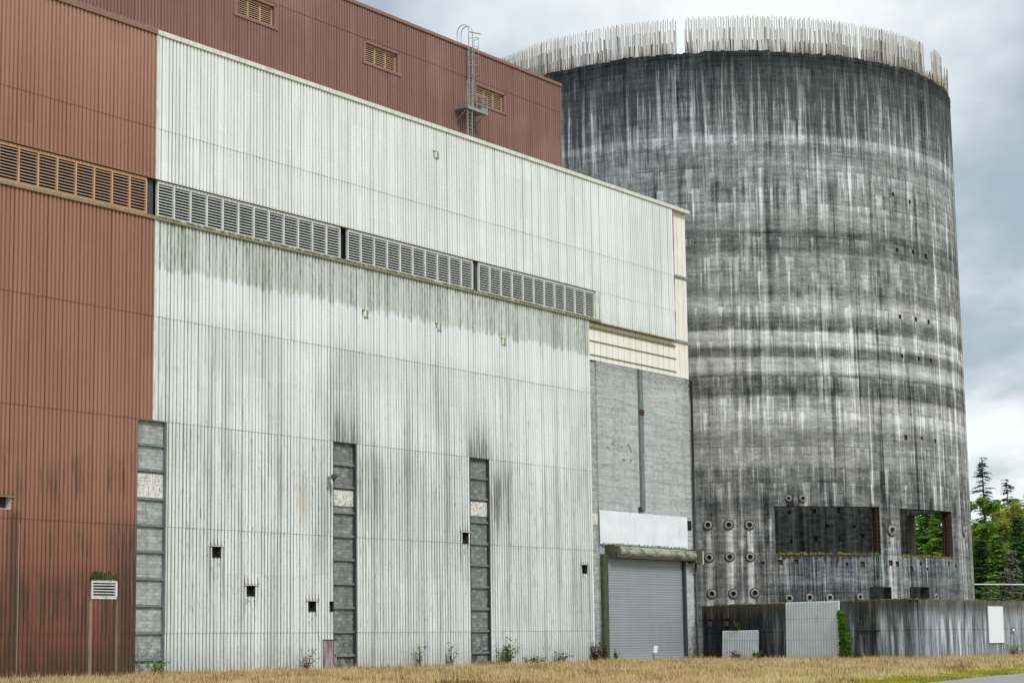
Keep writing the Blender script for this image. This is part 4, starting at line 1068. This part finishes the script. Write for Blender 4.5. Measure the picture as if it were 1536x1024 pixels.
# ------------------------------------------------------------------ ground, road, grass
RD=Vector((.42,.9075,0)).normalized(); RN=Vector((RD.y,-RD.x,0)); RP=Vector((14.0,75.0,0))   # road edge
g=G('dry_meadow_ground'); x,y,z=g.obj(); n=g.noise(g.vec(x*.5,y*.5),1.,5,.6); n2=g.noise(g.vec(x*6.,y*6.),1.,4,.6)
c=g.mix(n,(.20,.15,.075),(.30,.235,.125)); c=g.scale(c,.6+.8*n2)
e=(x-RP.x)*RN.x+(y-RP.y)*RN.y
vg=g.ss(-5.2,-3.4,e+(n-.5)*3.); c=g.mix(vg*.8,c,g.scale((.24,.235,.04),.55+.9*n2))
M['ground']=g.out(c,.95,spec=.1)
m=MB(); 
for i in range(40):
    for j in range(40):
        x0=-600+30*i; y0=-300+40*j; m.quad((x0,y0,0),(x0+30,y0,0),(x0+30,y0+40,0),(x0,y0+40,0))
m.quad((-4000,-4000,-.05),(4000,-4000,-.05),(4000,4000,-.05),(-4000,4000,-.05))
tag(m.build('ground',M['ground']),'dry meadow ground','ground',kind='structure')
g=G('grey_gravel_road'); x,y,z=g.obj(); n=g.noise(g.vec(x,y),.6,5,.65); n2=g.noise(g.vec(x,y),9.,3,.6); c=g.scale(g.mix(n,(.20,.195,.185),(.29,.28,.27)),.7+.6*n2); M['road']=g.out(c,.95,spec=.1)
m=MB(); rr=random.Random(70)
K=150; pts=[]
for i in range(K+1):
    t=-70+340*i/K; w=(rr.random()-.5)*.5; pts.append((RP+RD*t+RN*(.0+w),RP+RD*t+RN*(9.+(rr.random()-.5)*.6)))
for i in range(K):
    a,b=pts[i]; c_,d=pts[i+1]; m.quad((a.x,a.y,.02),(b.x,b.y,.02),(d.x,d.y,.02),(c_.x,c_.y,.02))
tag(m.build('road',M['road']),'grey gravel road','road',kind='structure')

def grassmat(name,stops):
    g=G(name); at=g.n('ShaderNodeAttribute',attribute_name='tint'); x,y,z=g.obj()
    n=g.noise(g.vec(x*.25,y*.25),1.,4,.6)
    nd=g.cl(Sk(g,at.outputs['Fac'])*.60+(n-.5)*2.2+.22); c=g.ramp(nd,stops); return g.out(c,.8,spec=.1,trans=.3)
M['grass']=grassmat('dry_grass',[(0.,(.10,.066,.028)),(.3,(.30,.205,.085)),(.55,(.52,.385,.19)),(.8,(.68,.55,.33)),(1.,(.50,.45,.16))])
M['verge']=grassmat('yellow_green_grass',[(0.,(.10,.10,.018)),(.5,(.30,.30,.04)),(1.,(.50,.47,.09))])
HX=Vector((.5548997,.83191726,0)); HN=Vector((.83191726,-.5548997,0)); HO=Vector(HALL)
def grass(name,mat,label,n,seed,test,hmin,hmax):
    rr=random.Random(seed); m=MB(); T=[]; k=0
    while k<n:
        Y=76+98*rr.random()**1.15; X=Y*(-.27+.55*rr.random()); p=Vector((X,Y,0)); r=test(p,rr)
        if not r: continue
        nz=mnoise.noise(Vector((X*.35,Y*.22,seed)))+.6*mnoise.noise(Vector((X*1.3,Y*.8,seed+5)))
        if rr.random()<.25-nz*.8: continue
        r*=1.+.6*nz
        k+=1
        for b in range(2):
            h=(hmin+(hmax-hmin)*rr.random())*r; q=rr.random()*6.283; w=.018+.022*rr.random(); c=p+Vector((rr.uniform(-.15,.15),rr.uniform(-.15,.15),0))
            t=Vector((math.cos(q),math.sin(q)*.4,0))*w; l=Vector((rr.uniform(-.35,.35),rr.uniform(-.35,.35),1))*h
            m.tri(c-t,c+t,c+l); T.append(rr.random())
    o=buildleaf(m,name,mat,None,T); tag(o,label,'grass',kind='stuff'); return o
def dHall(p): return (p-HO).dot(HN)
def eRoad(p): return (p-RP).dot(RN)
def t_dry(p,rr):
    d=dHall(p); s=(p-HO).dot(HX)
    if s<66 and d<.15: return 0
    if s>=64 and ((p-A).dot(nAB)<.1 and p.x<B.x or (p-B).dot(nBC)<.1 and p.x>=B.x): return 0
    e=eRoad(p)
    if e>-2.6+rr.uniform(-1.6,.6): return 0
    return (1.+rr.random()**4*1.3) if d<1.6 and s<48 else (.85+rr.random()**6*.9)
def t_verge(p,rr):
    e=eRoad(p)
    return .8 if -4.6+rr.uniform(-1.2,1.)<e<-.05 else 0
grass('dry_grass',M['grass'],'dry tan meadow grass along the foot of the walls',110000,1,t_dry,.11,.33)
grass('verge_grass',M['verge'],'short yellow green grass strip along the road edge',16000,2,t_verge,.06,.18)

# ------------------------------------------------------------------ camera
cam=bpy.data.cameras.new('camera'); co=bpy.data.objects.new('camera',cam); COL.objects.link(co)
cam.sensor_width=36.; cam.lens=71.938; cam.clip_end=6000; cam.clip_start=.5
pt,rl=.145368416,-.0133955804
fw=Vector((0,math.cos(pt),math.sin(pt))); up=Vector((0,-math.sin(pt),math.cos(pt))); rt=Vector((1,0,0))
rt2=rt*math.cos(rl)+up*math.sin(rl); up2=-rt*math.sin(rl)+up*math.cos(rl)
mt=Matrix((rt2,up2,-fw)).transposed().to_4x4(); mt.translation=Vector((0,0,1.75)); co.matrix_world=mt
SC.camera=co

# ------------------------------------------------------------------ light: overcast sky with soft sun from behind the camera
sund=Vector((.42,-.70,.80)).normalized()
el=math.asin(sund.z); az=math.atan2(sund.x,sund.y)
w=bpy.data.worlds.new('World'); SC.world=w; w.use_nodes=True; nt=w.node_tree; nt.nodes.clear()
gw=G.__new__(G); gw.t=nt; gw.mat=None
tc=gw.n('ShaderNodeTexCoord'); sx=gw.n('ShaderNodeSeparateXYZ'); nt.links.new(tc.outputs['Generated'],sx.inputs[0]); dx,dy,dz=[Sk(gw,o) for o in sx.outputs]
sky=gw.n('ShaderNodeTexSky',sky_type='NISHITA'); sky.sun_disc=False; sky.sun_elevation=el; sky.sun_rotation=az
skyc=gw.scale(Sk(gw,sky.outputs[0]),.10)
dzp=gw.mx(dz,.0)+.22
px=dx/dzp; py=dy/dzp
cl1=gw.noise(gw.vec(px*1.0+3.3,py*.45+1.7),1.35,5,.52); cl2=gw.noise(gw.vec(px+9.,py*.6+4.),3.6,5,.55)
f=gw.ss(.28,.62,(cl1-.5)*1.9+.52+(cl2-.5)*.55)
cloud=gw.mix(f,(.26,.315,.352),(.66,.682,.694))
lum=1.04+.80*gw.ss(.35,.95,dz)
bright=gw.scale(cloud,1.0)
nd=gw.n('ShaderNodeVectorMath',operation='SCALE'); nt.links.new(bright.k,nd.inputs[0]); nt.links.new(lum.k,nd.inputs[3])
mixc=gw.mix(.90,skyc,Sk(gw,nd.outputs[0]))
bg=gw.n('ShaderNodeBackground'); nt.links.new(mixc.k,bg.inputs[0]); bg.inputs[1].default_value=1.0
ow=gw.n('ShaderNodeOutputWorld'); nt.links.new(bg.outputs[0],ow.inputs[0])
sl=bpy.data.lights.new('sun','SUN'); so=bpy.data.objects.new('sun',sl); COL.objects.link(so)
sl.energy=1.5; sl.angle=R_(14); sl.color=(1.,.98,.955); so.rotation_euler=(-sund).to_track_quat('-Z','Y').to_euler()
SC.view_settings.view_transform='Standard'; SC.view_settings.look='None'; SC.view_settings.exposure=0.60; SC.view_settings.gamma=1
